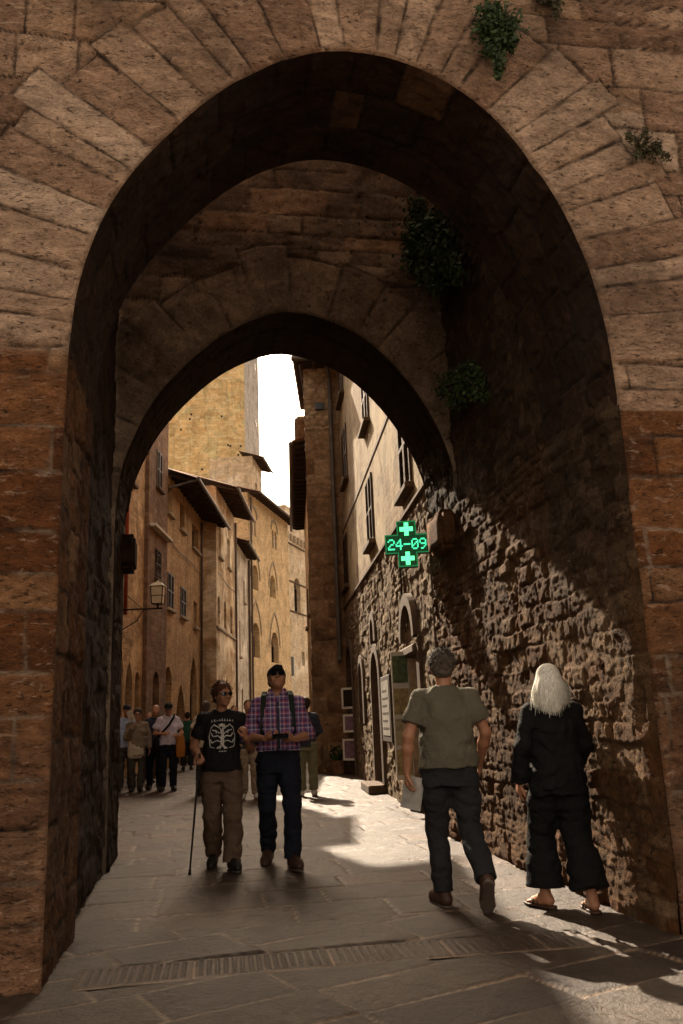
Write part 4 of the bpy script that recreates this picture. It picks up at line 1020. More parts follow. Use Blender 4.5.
def hand(v, wrist, d, palm, curl=25, side=1, spread=.1, thumb_in=25, k=.008):
    """palm and five bent fingers; d points along the hand, palm is the palm's normal, side = +1/-1 which edge the thumb is on"""
    d = unit(d); palm = unit(palm - d*np.dot(palm, d)); sd = np.cross(d, palm)*side          # towards the thumb edge
    wc = np.asarray(wrist, float)
    v.cone(wc+d*.01, wc+d*.075, .026, .034, .02, fl=palm, flk=.55)
    v.cone(wc+d*.055+sd*.018, wc+d*.085+sd*.022, .017, .015, k); v.cone(wc+d*.055-sd*.02, wc+d*.078-sd*.024, .016, .014, k)
    for i, (off, L) in enumerate(((.030, .072), (.010, .080), (-.011, .075), (-.031, .060))):
        p = wc+d*(.090-abs(off-.0)*.2)+sd*off; dirv = unit(d+sd*off*spread*10)
        seg = (L*.46, L*.31, L*.25); ang = np.array([.7, 1.1, .9])*curl*(1+.08*i); a = 0; rr = (.0098, .0090, .0082, .0072)
        for q in range(3):
            a += ang[q]; nd = unit(dirv*math.cos(R(a)) + palm*math.sin(R(a))); p2 = p+nd*seg[q]; v.cone(p, p2, rr[q], rr[q+1], k*.6); p = p2
    p = wc+d*.028+sd*.024; dirv = unit(d*.75+sd*.75+palm*.25)
    for q, (L, r1, r2) in enumerate(((.036, .014, .0115), (.032, .0115, .010), (.024, .010, .008))):
        nd = unit(dirv + (d*.5-sd*.35+palm*.4)*q*thumb_in/25*.7); p2 = p+nd*L; v.cone(p, p2, r1, r2, k); p = p2

def foot_frame(ankle, toe):
    F = unit(toe); U = unit(V3(0, 0, 1)-F*F[2]) ; return np.asarray(ankle, float), F, U, np.cross(F, U)
def shoe(root, ankle, toe, mat, sole=None, h=.008, name='shoe'):
    A, F, U, S_ = foot_frame(ankle, toe)
    v = Vol(A-.30, A+.30, h)
    v.chain([A-F*.05-U*.048, A+F*.06-U*.042, A+F*.135-U*.052, A+F*.185-U*.058], [.040, .043, .047, .034], .03)
    v.chain([A-F*.012+U*.04, A-F*.01-U*.03], [.043, .048], .03)
    v.cone(A+F*.02+U*.005, A+F*.12-U*.035, .036, .03, .03)
    v.clip(-U, A-U*.080); v.clip(U, A+U*.045)
    o = v.mesh(name, mat, root)
    s = Vol(A-.30, A+.30, h)
    s.chain([A-F*.055-U*.085, A+F*.03-U*.085, A+F*.135-U*.085, A+F*.19-U*.085], [.041, .036, .048, .034], .02)
    s.clip(-U, A-U*.098); s.clip(U, A-U*.0795)
    s.mesh('sole', sole or M_SOLE, o)
    return o

DEF = dict(hipL=(.092, 0, .93), kneL=(.105, -.025, .50), ankL=(.11, .02, .098), toeL=(.18, -1, 0), hipR=(-.092, 0, .93), kneR=(-.105, -.025, .50), ankR=(-.11, .02, .098), toeR=(-.18, -1, 0),
           shoL=(.174, .01, 1.400), elbL=(.255, .04, 1.14), wriL=(.265, -.03, .89), shoR=(-.174, .01, 1.400), elbR=(-.255, .04, 1.14), wriR=(-.265, -.03, .89),
           hdL=None, hdR=None, pmL=(-1, 0, 0), pmR=(1, 0, 0), thL=1, thR=-1, cuL=22, cuR=22)

def person(label, loc, yaw, H, J=None, skin=SKIN, top=None, legs=None, feet=M_SHOE, hair=None, head=(0, 0, 0), glasses=False, cap=None, group=None, h=.0075, bare=False, build=1.0, lean=(0, 0)):
    """top: dict(mat, sleeve short/long, hem, loose); legs: dict(mat, hem, loose, flare); hair: dict(mat, style)"""
    j = dict(DEF); j.update(J or {}); P = {k: (np.array(v, float) if isinstance(v, tuple) else v) for k, v in j.items()}
    root = empty('person', loc, R(yaw), label, 'person', group); root.scale = (H/1.75,)*3
    B = build; lx, ly = lean
    hip = (P['hipL']+P['hipR'])/2
    nb = V3(lx, ly+.015, 1.475); hc = V3(lx*1.1, ly-.015, 1.625)
    M = rotm('Z', head[0]) @ rotm('X', head[1]) @ rotm('Y', head[2])
    def HP(x, y, z): return nb+V3(0, 0, .04) + M @ (V3(x, y, z)+V3(0, -.03, .11))
    allp = np.array([P[k] for k in P if isinstance(P[k], np.ndarray) and k[:3] in ('hip', 'kne', 'ank', 'sho', 'elb', 'wri')])
    lo = allp.min(0)-.24; hi = allp.max(0)+.24; lo[2] = -.02; hi[2] = 1.80; lo[1] -= .04
    # ---------------- body
    v = Vol(lo, hi, h)
    def tz(z): return lx*np.clip((z-.95)/.5, 0, 1.1), ly*np.clip((z-.95)/.5, 0, 1.1)
    def key(z, rx, ry, cy=0): a, b = tz(z); return (z, hip[0]*(1-np.clip((z-.95)/.5, 0, 1))+a, b+cy+hip[1]*(1-np.clip((z-.95)/.5, 0, 1)), rx, ry)
    v.loft([key(.86, .14*B, .09*B), key(.95, .145*B, .09*B), key(1.08, .12*B, .08*B, .01), key(1.25, .125*B, .075*B, .015), key(1.34, .11*B, .06*B, .025), key(1.42, .07, .045, .03)], .03)
    v.cone(nb-V3(0, -.012, .06), HP(0, .025, -.045), .054, .052, .03)
    for s_ in 'LR':
        sh, el, wr = P['sho'+s_]+V3(lx, ly, 0), P['elb'+s_]+V3(lx*.6, ly*.6, 0), P['wri'+s_]
        v.cone(nb-V3(0, -.012, .07), sh, .040, .045, .03)
        v.chain([sh, sh*.6+el*.4, el, el*.65+wr*.35, wr], [.050, .045*B, .038, .041, .026], .02)
        d = P['hd'+s_] if P['hd'+s_] is not None else unit(wr-el)
        hand(v, wr, np.array(d, float), P['pm'+s_], P['cu'+s_], P['th'+s_])
        hp, kn, an = P['hip'+s_], P['kne'+s_], P['ank'+s_]
        v.chain([hp, kn, kn*.6+an*.4, an], [.075, .052, .050, .033], .03)
        if bare:
            A, F, U, S_ = foot_frame(an, P['toe'+s_])
            v.chain([an, A-F*.035-U*.05, A+F*.05-U*.052, A+F*.12-U*.068], [.034, .030, .034, .030], .03)
            for t_ in range(5): v.cone(A+F*.12-U*.07+S_*(t_-2)*.016, A+F*(.175-.012*abs(t_-1.5))-U*.075+S_*(t_-2)*.017, .011, .009, .008)
    # head
    v.ell(HP(0, .018, .022), (.077, .096, .093), .01, M)
    v.ell(HP(0, -.022, -.045), (.060, .070, .070), .04, M)
    v.ell(HP(0, -.060, -.088), (.028, .024, .022), .03, M)                                  # chin
    v.cone(HP(0, -.088, .008), HP(0, -.112, -.030), .010, .015, .014)                       # nose
    for s_ in (-1, 1):
        v.ell(HP(s_*.014, -.100, -.032), (.010, .010, .008), .008, M)
        v.ell(HP(s_*.030, -.095, .004), (.017, .012, .011), .014, M, neg=True)               # eye sockets
        v.ell(HP(s_*.030, -.080, .003), (.013, .012, .012), .004, M)
        v.ell(HP(s_*.032, -.086, .022), (.020, .010, .007), .010, M)                         # brow
        v.ell(HP(s_*.040, -.070, -.030), (.022, .020, .020), .02, M)                         # cheek
        v.ell(HP(s_*.078, .012, -.010), (.009, .022, .033), .008, M); v.ell(HP(s_*.083, .008, -.008), (.006, .012, .018), .006, M, neg=True)
    v.ell(HP(0, -.094, -.056), (.024, .010, .006), .008, M); v.ell(HP(0, -.092, -.066), (.021, .010, .007), .008, M)
    v.mesh('body', skin, root)
    # ---------------- trousers
    if legs:
        L = legs; loose = L.get('loose', 0); fl = L.get('flare', 0); hem = L.get('hem', .06)
        t = Vol(lo, V3(hi[0], hi[1], 1.12), h)
        t.loft([key(.80, .165*B+loose, .115*B+loose*.6, .012), key(.93, .172*B+loose*.6, .125*B+loose*.4, .012), key(1.04, L.get('waist', .150)*B, L.get('waist', .150)*.76*B)], .04)
        for s_ in 'LR':
            hp, kn, an = P['hip'+s_], P['kne'+s_], P['ank'+s_]
            dn = unit(an-kn); end = an - dn*(hem-.07)/max(.3, abs(dn[2])) + V3(0, .006, 0)
            t.chain([hp+V3(0, .008, -.02), hp*.5+kn*.5+V3(0, .004, 0), kn, kn*.5+an*.5+V3(0, .012, 0), end], [.100*B+loose*.7, .086*B+loose, .068+loose, .066+loose+fl*.5, .062+loose+fl], .025)
        cutz = {s_: (P['ank'+s_]) for s_ in 'LR'}
        t.wrinkle(L.get('wr', .020)*1.4, 6, 11, sum(map(ord, label)) % 97, .04)
        mz = [P['ankL'][2], P['ankR'][2]]
        g = np.meshgrid(*t.ax, indexing='ij', sparse=True)
        for s_ in 'LR':                                          # clean hems
            kn, an = P['kne'+s_], P['ank'+s_]; dn = unit(an-kn); pt = an + dn*(.07-hem)
            ot = P['ank'+('R' if s_ == 'L' else 'L')]; mid = (an+ot)/2; sgn = 1 if an[0] > ot[0] else -1
            dpl = (g[0]-pt[0])*dn[0]+(g[1]-pt[1])*dn[1]+(g[2]-pt[2])*dn[2]
            sidem = ((g[0]-mid[0])*sgn > 0) & (g[2] < min(kn[2], .45))
            t.D = np.where(sidem, np.maximum(t.D, dpl.astype(np.float32)), t.D)
        zm = min(P['ankL'][2], P['ankR'][2]) + hem - .085; t.D = np.maximum(t.D, (zm-g[2]).astype(np.float32)+t.D*0)
        t.mesh('trousers', L['mat'], root)
    # ---------------- top
    if top:
        T_ = top; loose = T_.get('loose', 0); hem = T_.get('hem', .90); sl_ = T_.get('sleeve', 'short')
        q = Vol(lo, V3(hi[0], hi[1], 1.60), h)
        bl = T_.get('belly', 0)
        q.loft([key(hem, .178*B+loose, .132*B+loose*.7+bl*.6, .006-bl*.3), key(1.0, .172*B+loose*.8, .130*B+loose*.6+bl, .004-bl*.4), key(1.12, .166*B+loose*.8, .126*B+loose*.4+bl*.7, .004-bl*.3), key(1.27, .170*B+loose*.5, .126*B+loose*.2, .002), key(1.36, .165*B, .112*B, .008), key(1.43, .120*B, .090, .014), key(1.485, .075, .070, .016)], .03)
        for s_ in 'LR':
            sh, el, wr = P['sho'+s_]+V3(lx, ly, 0), P['elb'+s_]+V3(lx*.6, ly*.6, 0), P['wri'+s_]
            q.cone(nb-V3(0, 0, .030), sh, .056, .056, .05)
            if sl_ == 'short':
                e = sh*.28+el*.72; q.chain([sh, sh*.5+el*.5, e], [.058*B+loose*.15, .058*B+loose*.45, .059*B+loose*.6], .04)
            elif sl_ == 'rolled':
                q.chain([sh, el, el*.6+wr*.4], [.058*B, .050+loose*.4, .046+loose*.4], .04)
            else:
                q.chain([sh, el, wr*.97+el*.03], [.058*B+loose*.2, .050+loose*.5, .040+loose*.8], .04)
        q.wrinkle(T_.get('wr', .034), 6.0, 7, (sum(map(ord, label)) % 89)+3, .04)
        q.clip((0, 0, -1), (0, 0, hem)); q.cone(nb+V3(0, -.012, .012), nb+V3(0, -.035, .08), .066, .075, .006, neg=True)
        for s_ in 'LR':
            sh, el, wr = P['sho'+s_]+V3(lx, ly, 0), P['elb'+s_]+V3(lx*.6, ly*.6, 0), P['wri'+s_]
            if sl_ == 'short': pt, dn = sh*.33+el*.67, unit(el-sh)
            elif sl_ == 'rolled': pt, dn = el*.62+wr*.38, unit(wr-el)
            else: pt, dn = wr, unit(wr-el)
            m_ = .12; sl, g = q.sub(pt-m_, pt+m_)
            dpl = (g[0]-pt[0])*dn[0]+(g[1]-pt[1])*dn[1]+(g[2]-pt[2])*dn[2]
            rad = (g[0]-pt[0])**2+(g[1]-pt[1])**2+(g[2]-pt[2])**2 < .105**2
            out_ = np.abs(g[0]) > .13 if sl_ == 'short' else np.ones_like(dpl, bool)
            q.D[sl] = np.where(rad & out_ & (dpl > 0), np.maximum(q.D[sl], dpl.astype(np.float32)), q.D[sl])
        o = q.mesh(T_.get('name', 'shirt'), T_['mat'], root)
        root_shirt = (q, o)
    else: root_shirt = None
    # ---------------- shoes
    if feet is not None and not bare:
        for s_ in 'LR': shoe(root, P['ank'+s_], P['toe'+s_], feet, h=max(h, .008))
    if bare:
        for s_ in 'LR':
            A, F, U, S_ = foot_frame(P['ank'+s_], P['toe'+s_])
            s2 = Vol(A-.30, A+.30, .0065); s2.chain([A-F*.05-U*.09, A+F*.03-U*.09, A+F*.125-U*.09, A+F*.18-U*.09], [.042, .038, .050, .036], .02); s2.clip(-U, A-U*.100); s2.clip(U, A-U*.083)
            so = s2.mesh('sandal', M_SHOEB, root)
            mb = MB()
            for f_, r_, up in ((.10, .043, .032), (.055, .040, .045)):
                mb.tube([A+F*f_-U*.088+S_*r_, A+F*(f_-.005)-U*(.088-up*.9)+S_*r_*.8, A+F*(f_-.01)-U*(.088-up*1.55), A+F*(f_-.005)-U*(.088-up*.9)-S_*r_*.8, A+F*f_-U*.088-S_*r_], .009, 6)
            mb.build('strap', M_SHOEB, so, True)
    # ---------------- hair
    if hair:
        st = hair['style']; hv = Vol(HP(0, 0, 0)-.30-V3(0, 0, .22), HP(0, 0, 0)+.22, min(h, .0075))
        if st in ('short', 'curly'):
            vol = hair.get('vol', .0)
            hv.ell(HP(0, .030, .036), (.086+vol, .094+vol, .092+vol), .01, M)
            hv.ell(HP(0, .070, -.030), (.066+vol, .045+vol, .062), .03, M)
            hv.ell(HP(0, -.088, -.030), (.075, .060, .078), .02, M, neg=True)
            for s_ in (-1, 1): hv.ell(HP(s_*.085, -.02, -.045), (.030, .045, .045), .012, M, neg=True)
            hv.wrinkle(.020 if st == 'curly' else .010, 26 if st == 'curly' else 34, 26 if st == 'curly' else 16, 7, .03)
        elif st == 'bald':
            hv.ell(HP(0, .045, -.004), (.084, .074, .060), .01, M); hv.ell(HP(0, -.02, .07), (.08, .10, .055), .015, M, neg=True); hv.ell(HP(0, -.090, -.030), (.085, .075, .08), .015, M, neg=True)
            hv.wrinkle(.008, 30, 16, 7, .03)
        else:                                                    # long, straight, past the shoulders
            hv.ell(HP(0, .028, .034), (.085, .093, .090), .01, M)
            a = HP(0, .045, -.02)
            hv.chain([a, nb+V3(0, .055, .055), nb+V3(.01, .092, -.03)], [.082, .082, .060], .04, fl=(0, 1, 0), flk=.72)
            for i in range(15):
                x = (i-7)/7; s0 = HP(x*.075, .05-.03*abs(x), -.03); ll = hair.get('len', .16)*(1-.25*abs(x)*(i % 3)*.5)
                e = nb+V3(x*.115+.012, .100-.035*abs(x), -ll+.03+.02*math.sin(i*5))
                hv.chain([s0, (s0+e)/2+V3(x*.03, .022, 0), e], [.024, .024, .008], .016)
            hv.ell(HP(0, -.092, -.030), (.070, .062, .085), .02, M, neg=True)
            hv.wrinkle(.011, 46, 5, 7, .03)
        hv.mesh('hair', hair['mat'], root)
    if cap:
        cv = Vol(HP(0, 0, 0)-.24, HP(0, 0, 0)+.24, min(h, .0075))
        cv.ell(HP(0, .014, .050), (.088, .105, .078), .01, M); n_ = M @ V3(0, .12, -1); cv.clip(n_, HP(0, 0, .036))
        cv.mesh('cap', cap, root)
        pb = Vol(HP(0, 0, 0)-.26, HP(0, 0, 0)+.24, min(h, .007))
        pb.cone(HP(0, -.075, .045), HP(0, -.145, .030), .066, .058, .01, fl=M @ V3(0, .25, 1), flk=.09)
        pb.mesh('cap_peak', cap, root)
    if glasses:
        gm = MB()
        for s_ in (-1, 1):
            pts = [HP(s_*(.033+.027*math.cos(a)), -.108+.012*abs(math.cos(a)) if math.cos(a) > 0 else -.108, .004+.022*math.sin(a)) for a in np.linspace(0, 2*math.pi, 14, endpoint=False)]
            bk = [p+M @ V3(0, .006, 0) for p in pts]
            gm.poly(pts); gm.poly(bk)
            for i in range(14): gm.poly([pts[i], pts[(i+1) % 14], bk[(i+1) % 14], bk[i]])
            gm.tube([HP(s_*.060, -.094, .010), HP(s_*.080, -.06, .010), HP(s_*.083, .015, .006)], .0035, 6)
        gm.tube([HP(-.010, -.112, .010), HP(.010, -.112, .010)], .004, 6)
        gm.build('sunglasses', M_LENS, root)
    return root, P, root_shirt, HP

def to_world(root, p):
    a = root.rotation_euler.z; s_ = root.scale[0]; p = np.asarray(p, float)*s_
    return np.array([root.location.x+p[0]*math.cos(a)-p[1]*math.sin(a), root.location.y+p[0]*math.sin(a)+p[1]*math.cos(a), root.location.z+p[2]])

# ================================================================== the people
p1, P1, S1, HP1 = person('grey-haired man seen from behind in an olive t-shirt and dark trousers carrying a slim book', (.70, 6.40, 0), 187, 1.78,
    dict(ankL=(.085, -.03, .098), kneL=(.10, -.06, .50), ankR=(-.135, .30, .215), kneR=(-.115, .04, .50), toeR=(-.10, -.62, -.78), toeL=(.2, -1, 0), shoL=(.188, .01, 1.405), shoR=(-.188, .01, 1.405),
         elbL=(.285, .045, 1.14), wriL=(.30, -.01, .90), elbR=(-.285, .02, 1.15), wriR=(-.265, -.13, .93), hdL=(.0, -.05, -1), cuL=38, pmL=(-.9, 0, -.1)),
    skin=SKIN2, top=dict(mat=C_OLIVE, sleeve='short', hem=.915, loose=.030, belly=.02, name='tshirt'), legs=dict(mat=C_CHAR, hem=.07, loose=.012, wr=.022), feet=M_SHOEB,
    hair=dict(style='curly', mat=H_GREY, vol=.010), head=(-14, 4, 0), build=1.08, group=None, h=.0068)
p2, P2, S2, HP2 = person('woman with long white hair in black jacket and wide black trousers seen from behind', (1.425, 6.16, 0), 188, 1.63,
    dict(ankL=(.13, -.12, .105), kneL=(.12, -.13, .51), ankR=(-.12, .14, .108), kneR=(-.105, .0, .50), toeL=(.5, -1, 0), toeR=(-.1, -1, 0), elbL=(.27, .05, 1.14), wriL=(.275, -.05, .90), elbR=(-.25, -.02, 1.14), wriR=(-.22, -.19, .97)),
    skin=SKIN2, top=dict(mat=C_BLACK, sleeve='long', hem=.84, loose=.030, name='jacket'), legs=dict(mat=C_BLACK, hem=.115, loose=.034, flare=.048, wr=.022), feet=None, bare=True,
    hair=dict(style='long', mat=H_WHITE, len=.05), head=(-6, 2, 0), h=.0068)
p3, P3, S3, HP3 = person('person in sunglasses and a black t-shirt with a white print, walking with a cane', (-1.235, 8.39, 0), 9, 1.70,
    dict(ankR=(-.085, .17, .125), kneR=(-.095, .01, .50), ankL=(.09, -.17, .098), kneL=(.10, -.14, .505), elbR=(-.275, .045, 1.13), wriR=(-.225, -.17, 1.065), hdR=(.12, -.75, -.35), pmR=(.35, -.1, -.9), thR=-1, cuR=55,
         elbL=(.285, .0, 1.09), wriL=(.225, -.21, 1.20), hdL=(-.15, -.35, .9), pmL=(-.8, .5, .1), thL=1, cuL=62, toeR=(-.15, -1, -.22), toeL=(.25, -1, .06)),
    skin=SKIN2, top=dict(mat=C_TEE, sleeve='short', hem=.90, loose=.022, belly=.012, name='tshirt'), legs=dict(mat=C_KHAKI, hem=.055, loose=.024, wr=.024), feet=M_SHOE,
    hair=dict(style='curly', mat=H_RED, vol=.010), head=(26, -2, 0), glasses=True, h=.0068)
p4, P4, S4, HP4 = person('man in a navy cap, sunglasses and plaid shirt, looking up', (-.695, 8.38, 0), 6, 1.84,
    dict(ankR=(-.105, .18, .125), kneR=(-.11, .01, .50), ankL=(.105, -.18, .098), kneL=(.11, -.14, .505), elbR=(-.285, .03, 1.12), wriR=(-.125, -.265, 1.10), hdR=(.85, -.45, .1), pmR=(.1, .6, .8), thR=1, cuR=40,
         elbL=(.285, .03, 1.12), wriL=(.140, -.265, 1.085), hdL=(-.85, -.40, .05), pmL=(-.1, .6, .8), thL=-1, cuL=40, toeR=(-.2, -1, -.22), toeL=(.25, -1, .06), shoL=(.186, .01, 1.405), shoR=(-.186, .01, 1.405)),
    skin=SKIN2, top=dict(mat=C_PLAID, sleeve='rolled', hem=.985, loose=.020, belly=.012), legs=dict(mat=C_JEAN, hem=.06, loose=.010, wr=.020, waist=.172), feet=M_SHOEB,
    hair=dict(style='bald', mat=H_GREY), head=(4, -27, 0), glasses=True, cap=M_CAP, build=1.06, h=.0068)

def hair_strands(root, HP, nb, mat, n, seed):
    rs = np.random.RandomState(seed); m = MB()
    hair = [c for c in root.children if c.name.startswith('hair')][0]
    for i in range(n):
        az = R(rs.uniform(-115, 115)); el = R(rs.uniform(8, 84)); rad = V3(.092, .100, .096)
        a = HP(*(V3(0, .028, .034)+rad*V3(math.sin(az)*math.cos(el), math.cos(az)*math.cos(el), math.sin(el))))
        c1 = HP(*(V3(0, .028, .0)+V3(.100, .108, 0)*V3(math.sin(az), math.cos(az), 0)))
        x = math.sin(az)
        e = nb + V3(x*.128+.024+rs.normal()*.018, .085+.05*math.cos(az)+rs.normal()*.014, -.058+.05*abs(x)+rs.normal()*.030+(.0 if x > -.3 else .03))
        c2 = (c1*.4+e*.6)+V3(x*.018, .018, .015)
        w_ = rs.uniform(.0018, .0042); side = V3(math.cos(az), -math.sin(az), 0)*w_
        P_ = []
        for t in np.linspace(0, 1, 9): P_.append(((1-t)**3*a+3*t*(1-t)**2*c1+3*t*t*(1-t)*c2+t**3*e, 1-.75*t*t))
        for k in range(8):
            (p, f), (q, g_) = P_[k], P_[k+1]; m.poly([p-side*f, p+side*f, q+side*g_, q-side*g_])
    m.build('hair_strands', mat, hair)
hair_strands(p2, HP2, V3(0, .015, 1.475), H_WHITE, 2200, 3)
def hair_tufts(root, HP, M, mat, n, seed, ln=.035, vol=.0):
    rs = np.random.RandomState(seed); m = MB(); hair = [c for c in root.children if c.name.startswith('hair')][0]
    for i in range(n):
        az = R(rs.uniform(-130, 130)); el = R(rs.uniform(-28, 85)); d = V3(math.sin(az)*math.cos(el), math.cos(az)*math.cos(el), math.sin(el)); rad = V3(.086+vol, .094+vol, .092+vol)*.97
        c = V3(0, .030, .036) if el > 0 else V3(0, .030, .036)
        p = c + rad*d; t = V3(0, 0, -1)-d*(-d[2]); t = t/(np.linalg.norm(t)+.01) + rs.normal(size=3)*.55; t /= np.linalg.norm(t)
        q = p + t*ln*rs.uniform(.6, 1.3) + d*.002; mid = (p+q)/2 + d*.006; sd = np.cross(d, t); sd = sd/(np.linalg.norm(sd)+1e-6)*rs.uniform(.0012, .003)
        P_ = [HP(*x) for x in (p-sd, p+sd, mid+sd, mid-sd, q)]
        m.poly([P_[0], P_[1], P_[2], P_[3]]); m.poly([P_[3], P_[2], P_[4]])
    m.build('hair_strands', mat, hair)
hair_tufts(p1, HP1, None, H_GREY, 1500, 4, .036, .010)
hair_tufts(p3, HP3, None, H_RED, 1300, 5, .034, .010)

def front_y(vol, x, z):
    i = int(round((x-vol.lo[0])/vol.h)); k = int(round((z-vol.lo[2])/vol.h)); col = vol.D[i, :, k]; jn = np.where(col < 0)[0]
    return vol.ax[1][jn[0]] if len(jn) else None
# print on the black t-shirt: white branching figure under an arc of lettering
def ribbon(mb, vol, pts, w):
    pts = np.array(pts, float); n = max(2, int(np.linalg.norm(np.diff(pts, axis=0), axis=1).sum()/.012)); t = np.linspace(0, len(pts)-1, n)
    q = np.stack([np.interp(t, range(len(pts)), pts[:, 0]), np.interp(t, range(len(pts)), pts[:, 1])], 1)
    d = np.gradient(q, axis=0); d /= np.linalg.norm(d, axis=1, keepdims=True)+1e-9; nn = np.stack([-d[:, 1], d[:, 0]], 1)
    a, b = q+nn*w/2, q-nn*w/2
    ya = [front_y(vol, *p) for p in a]; yb = [front_y(vol, *p) for p in b]
    for i in range(n-1):
        if None in (ya[i], ya[i+1], yb[i], yb[i+1]): continue
        mb.poly([(a[i][0], ya[i]-.006, a[i][1]), (b[i][0], yb[i]-.006, b[i][1]), (b[i+1][0], yb[i+1]-.006, b[i+1][1]), (a[i+1][0], ya[i+1]-.006, a[i+1][1])])
pr = MB(); vq = S3[0]
ribbon(pr, vq, [(0, 1.13), (.003, 1.20), (0, 1.31)], .034)
ribbon(pr, vq, [(-.05, 1.115), (0, 1.145), (.05, 1.112)], .014); ribbon(pr, vq, [(-.025, 1.11), (0, 1.15), (.03, 1.108)], .012)
for s_ in (-1, 1):
    ribbon(pr, vq, [(0, 1.20), (s_*.04, 1.235), (s_*.085, 1.225), (s_*.105, 1.26)], .011); ribbon(pr, vq, [(0, 1.24), (s_*.05, 1.275), (s_*.095, 1.29)], .010)
    ribbon(pr, vq, [(0, 1.28), (s_*.035, 1.315), (s_*.075, 1.335)], .010); ribbon(pr, vq, [(0, 1.17), (s_*.05, 1.19), (s_*.10, 1.165), (s_*.112, 1.20)], .009)
    ribbon(pr, vq, [(s_*.115, 1.13), (s_*.125, 1.23), (s_*.105, 1.31), (s_*.07, 1.345)], .007); ribbon(pr, vq, [(s_*.06, 1.29), (s_*.055, 1.255)], .009)
    ribbon(pr, vq, [(s_*.115, 1.13), (s_*.07, 1.118)], .007)
ribbon(pr, vq, [(-.03, 1.325), (0, 1.335), (.03, 1.325)], .028)
rr = random.Random(5)
for i in range(9):
    x = -.10+i*.025; z = 1.362+.010*math.cos(x*14)
    ribbon(pr, vq, [(x, z), (x+.003, z+.018+.006*rr.random())], .006); ribbon(pr, vq, [(x, z+.012*rr.random()), (x+.014, z+.004)], .005)
for i in range(5): x = -.03+i*.015; ribbon(pr, vq, [(x, 1.085), (x+.009, 1.088)], .010)
pr.build('shirt_print', M_PRINT, p3)
# shirt placket, collar and belt of the plaid shirt
mb = MB(); vq = S4[0]; ribbon(mb, vq, [(0, .90), (0, 1.05), (0, 1.25), (0, 1.42)], .030); mb.build('placket', C_DKBL, p4)
mb = MB()
for s_ in (-1, 1):
    mb.poly([(s_*.012, -.088, 1.43), (s_*.075, -.072, 1.455), (s_*.088, -.015, 1.525), (s_*.066, -.035, 1.545), (s_*.03, -.075, 1.50)])
    mb.poly([(s_*.012, -.084, 1.43), (s_*.075, -.068, 1.455), (s_*.084, -.015, 1.525), (s_*.062, -.033, 1.542), (s_*.03, -.071, 1.50)])
mb.build('collar', C_PLAID, p4)

# ---- things they carry
def rooted(name, label, cat, root, pts_fn, group=None):
    o = empty(name, root.location, root.rotation_euler.z, label, cat, group); o.scale = root.scale; return o
cane = rooted('walking_cane', 'dark metal walking cane in the hand of the person in the printed t-shirt', 'cane', p3, None)
hx = V3(-.215, -.245, 1.045); tip = V3(-.305, -.20, .012)
m = MB(); m.tube([hx+V3(0, -.0, -.0), hx*.5+tip*.5, tip], [.0105, .0100, .008], 10); m.build('shaft', M_IRON, cane, True)
m = MB(); m.tube([hx+V3(-.01, .07, .012), hx+V3(0, .03, .022), hx+V3(0, -.03, .020), hx+V3(.005, -.06, .004)], [.012, .014, .014, .011], 10); m.build('handle', M_DOOR, cane, True)
m = MB(); m.tube([tip+(hx-tip)*.035, tip-V3(0, 0, .012)], [.013, .015], 10); m.build('rubber_tip', M_SHOE, cane, True)
bk = rooted('book', 'slim grey-white book in the left hand of the man in the olive t-shirt', 'book', p1, None)
Mb = Matrix.Translation((.262, -.035, .765)) @ Matrix.Rotation(R(-12), 4, 'Y') @ Matrix.Rotation(R(33), 4, 'Z')
M_COVER = mat_plain('grey_cover', (.42, .40, .36), .5, var=.3, scale=14); M_PAGES = mat_plain('pages', (.60, .57, .50), .8, var=.1, scale=60)
m = MB(); m.box(-.016, -.012, -.085, .085, -.12, .10, Mb); m.box(.012, .016, -.085, .085, -.12, .10, Mb); m.box(-.016, .016, .083, .087, -.12, .10, Mb); m.build('cover', M_COVER, bk)
m = MB(); m.box(-.0118, .0118, -.080, .082, -.116, .096, Mb); m.build('page_block', M_PAGES, bk)
ph = rooted('phone', 'dark phone held at the waist by the man in the plaid shirt', 'phone', p4, None)
Mp = Matrix.Translation((.012, -.355, 1.115)) @ Matrix.Rotation(R(38), 4, 'X') @ Matrix.Rotation(R(90), 4, 'Z')
m = MB(); m.box(-.036, .036, -.072, .072, -.005, .005, Mp, bev=.003); m.build('case', M_SHOE, ph)
m = MB(); m.box(-.033, .033, -.068, .068, .0052, .0062, Mp); m.build('screen', M_LENS, ph)
bp = rooted('backpack', 'dark green backpack on the back of the man in the plaid shirt', 'backpack', p4, None)
C_PACK = mat_cloth('pack_nylon', (.02, .028, .022))
v = Vol((-.24, .06, .95), (.24, .40, 1.52), .009); v.loft([(1.0, 0, .205, .15, .085), (1.15, 0, .215, .16, .095), (1.35, 0, .20, .15, .08), (1.46, 0, .185, .11, .06)], .03); v.ell((0, .29, 1.12), (.11, .05, .10), .02); v.mesh('bag', C_PACK, bp)
for s_ in (-1, 1):
    m = MB(); path = [(s_*.10, .14, 1.45), (s_*.115, .04, 1.515), (s_*.125, -.065, 1.475)]
    for z in (1.40, 1.30, 1.20, 1.12):
        y = front_y(S4[0], s_*(.13+.03*(1.40-z)), z); path.append((s_*(.13+.03*(1.40-z)), (y if y is not None else -.1)-.004, z))
    path += [(s_*.20, -.02, 1.06), (s_*.16, .13, 1.03)]
    for i in range(len(path)-1):
        a, b = Vector(path[i]), Vector(path[i+1]); w_ = Vector((.024, 0, 0)) if i < 6 else Vector((.012, .018, 0)); up = Vector((0, -.006, .003))
        m.poly([a-w_+up, a+w_+up, b+w_+up, b-w_+up]); m.poly([a-w_, a+w_, b+w_, b-w_])
    m.build('strap', C_PACK, bp)

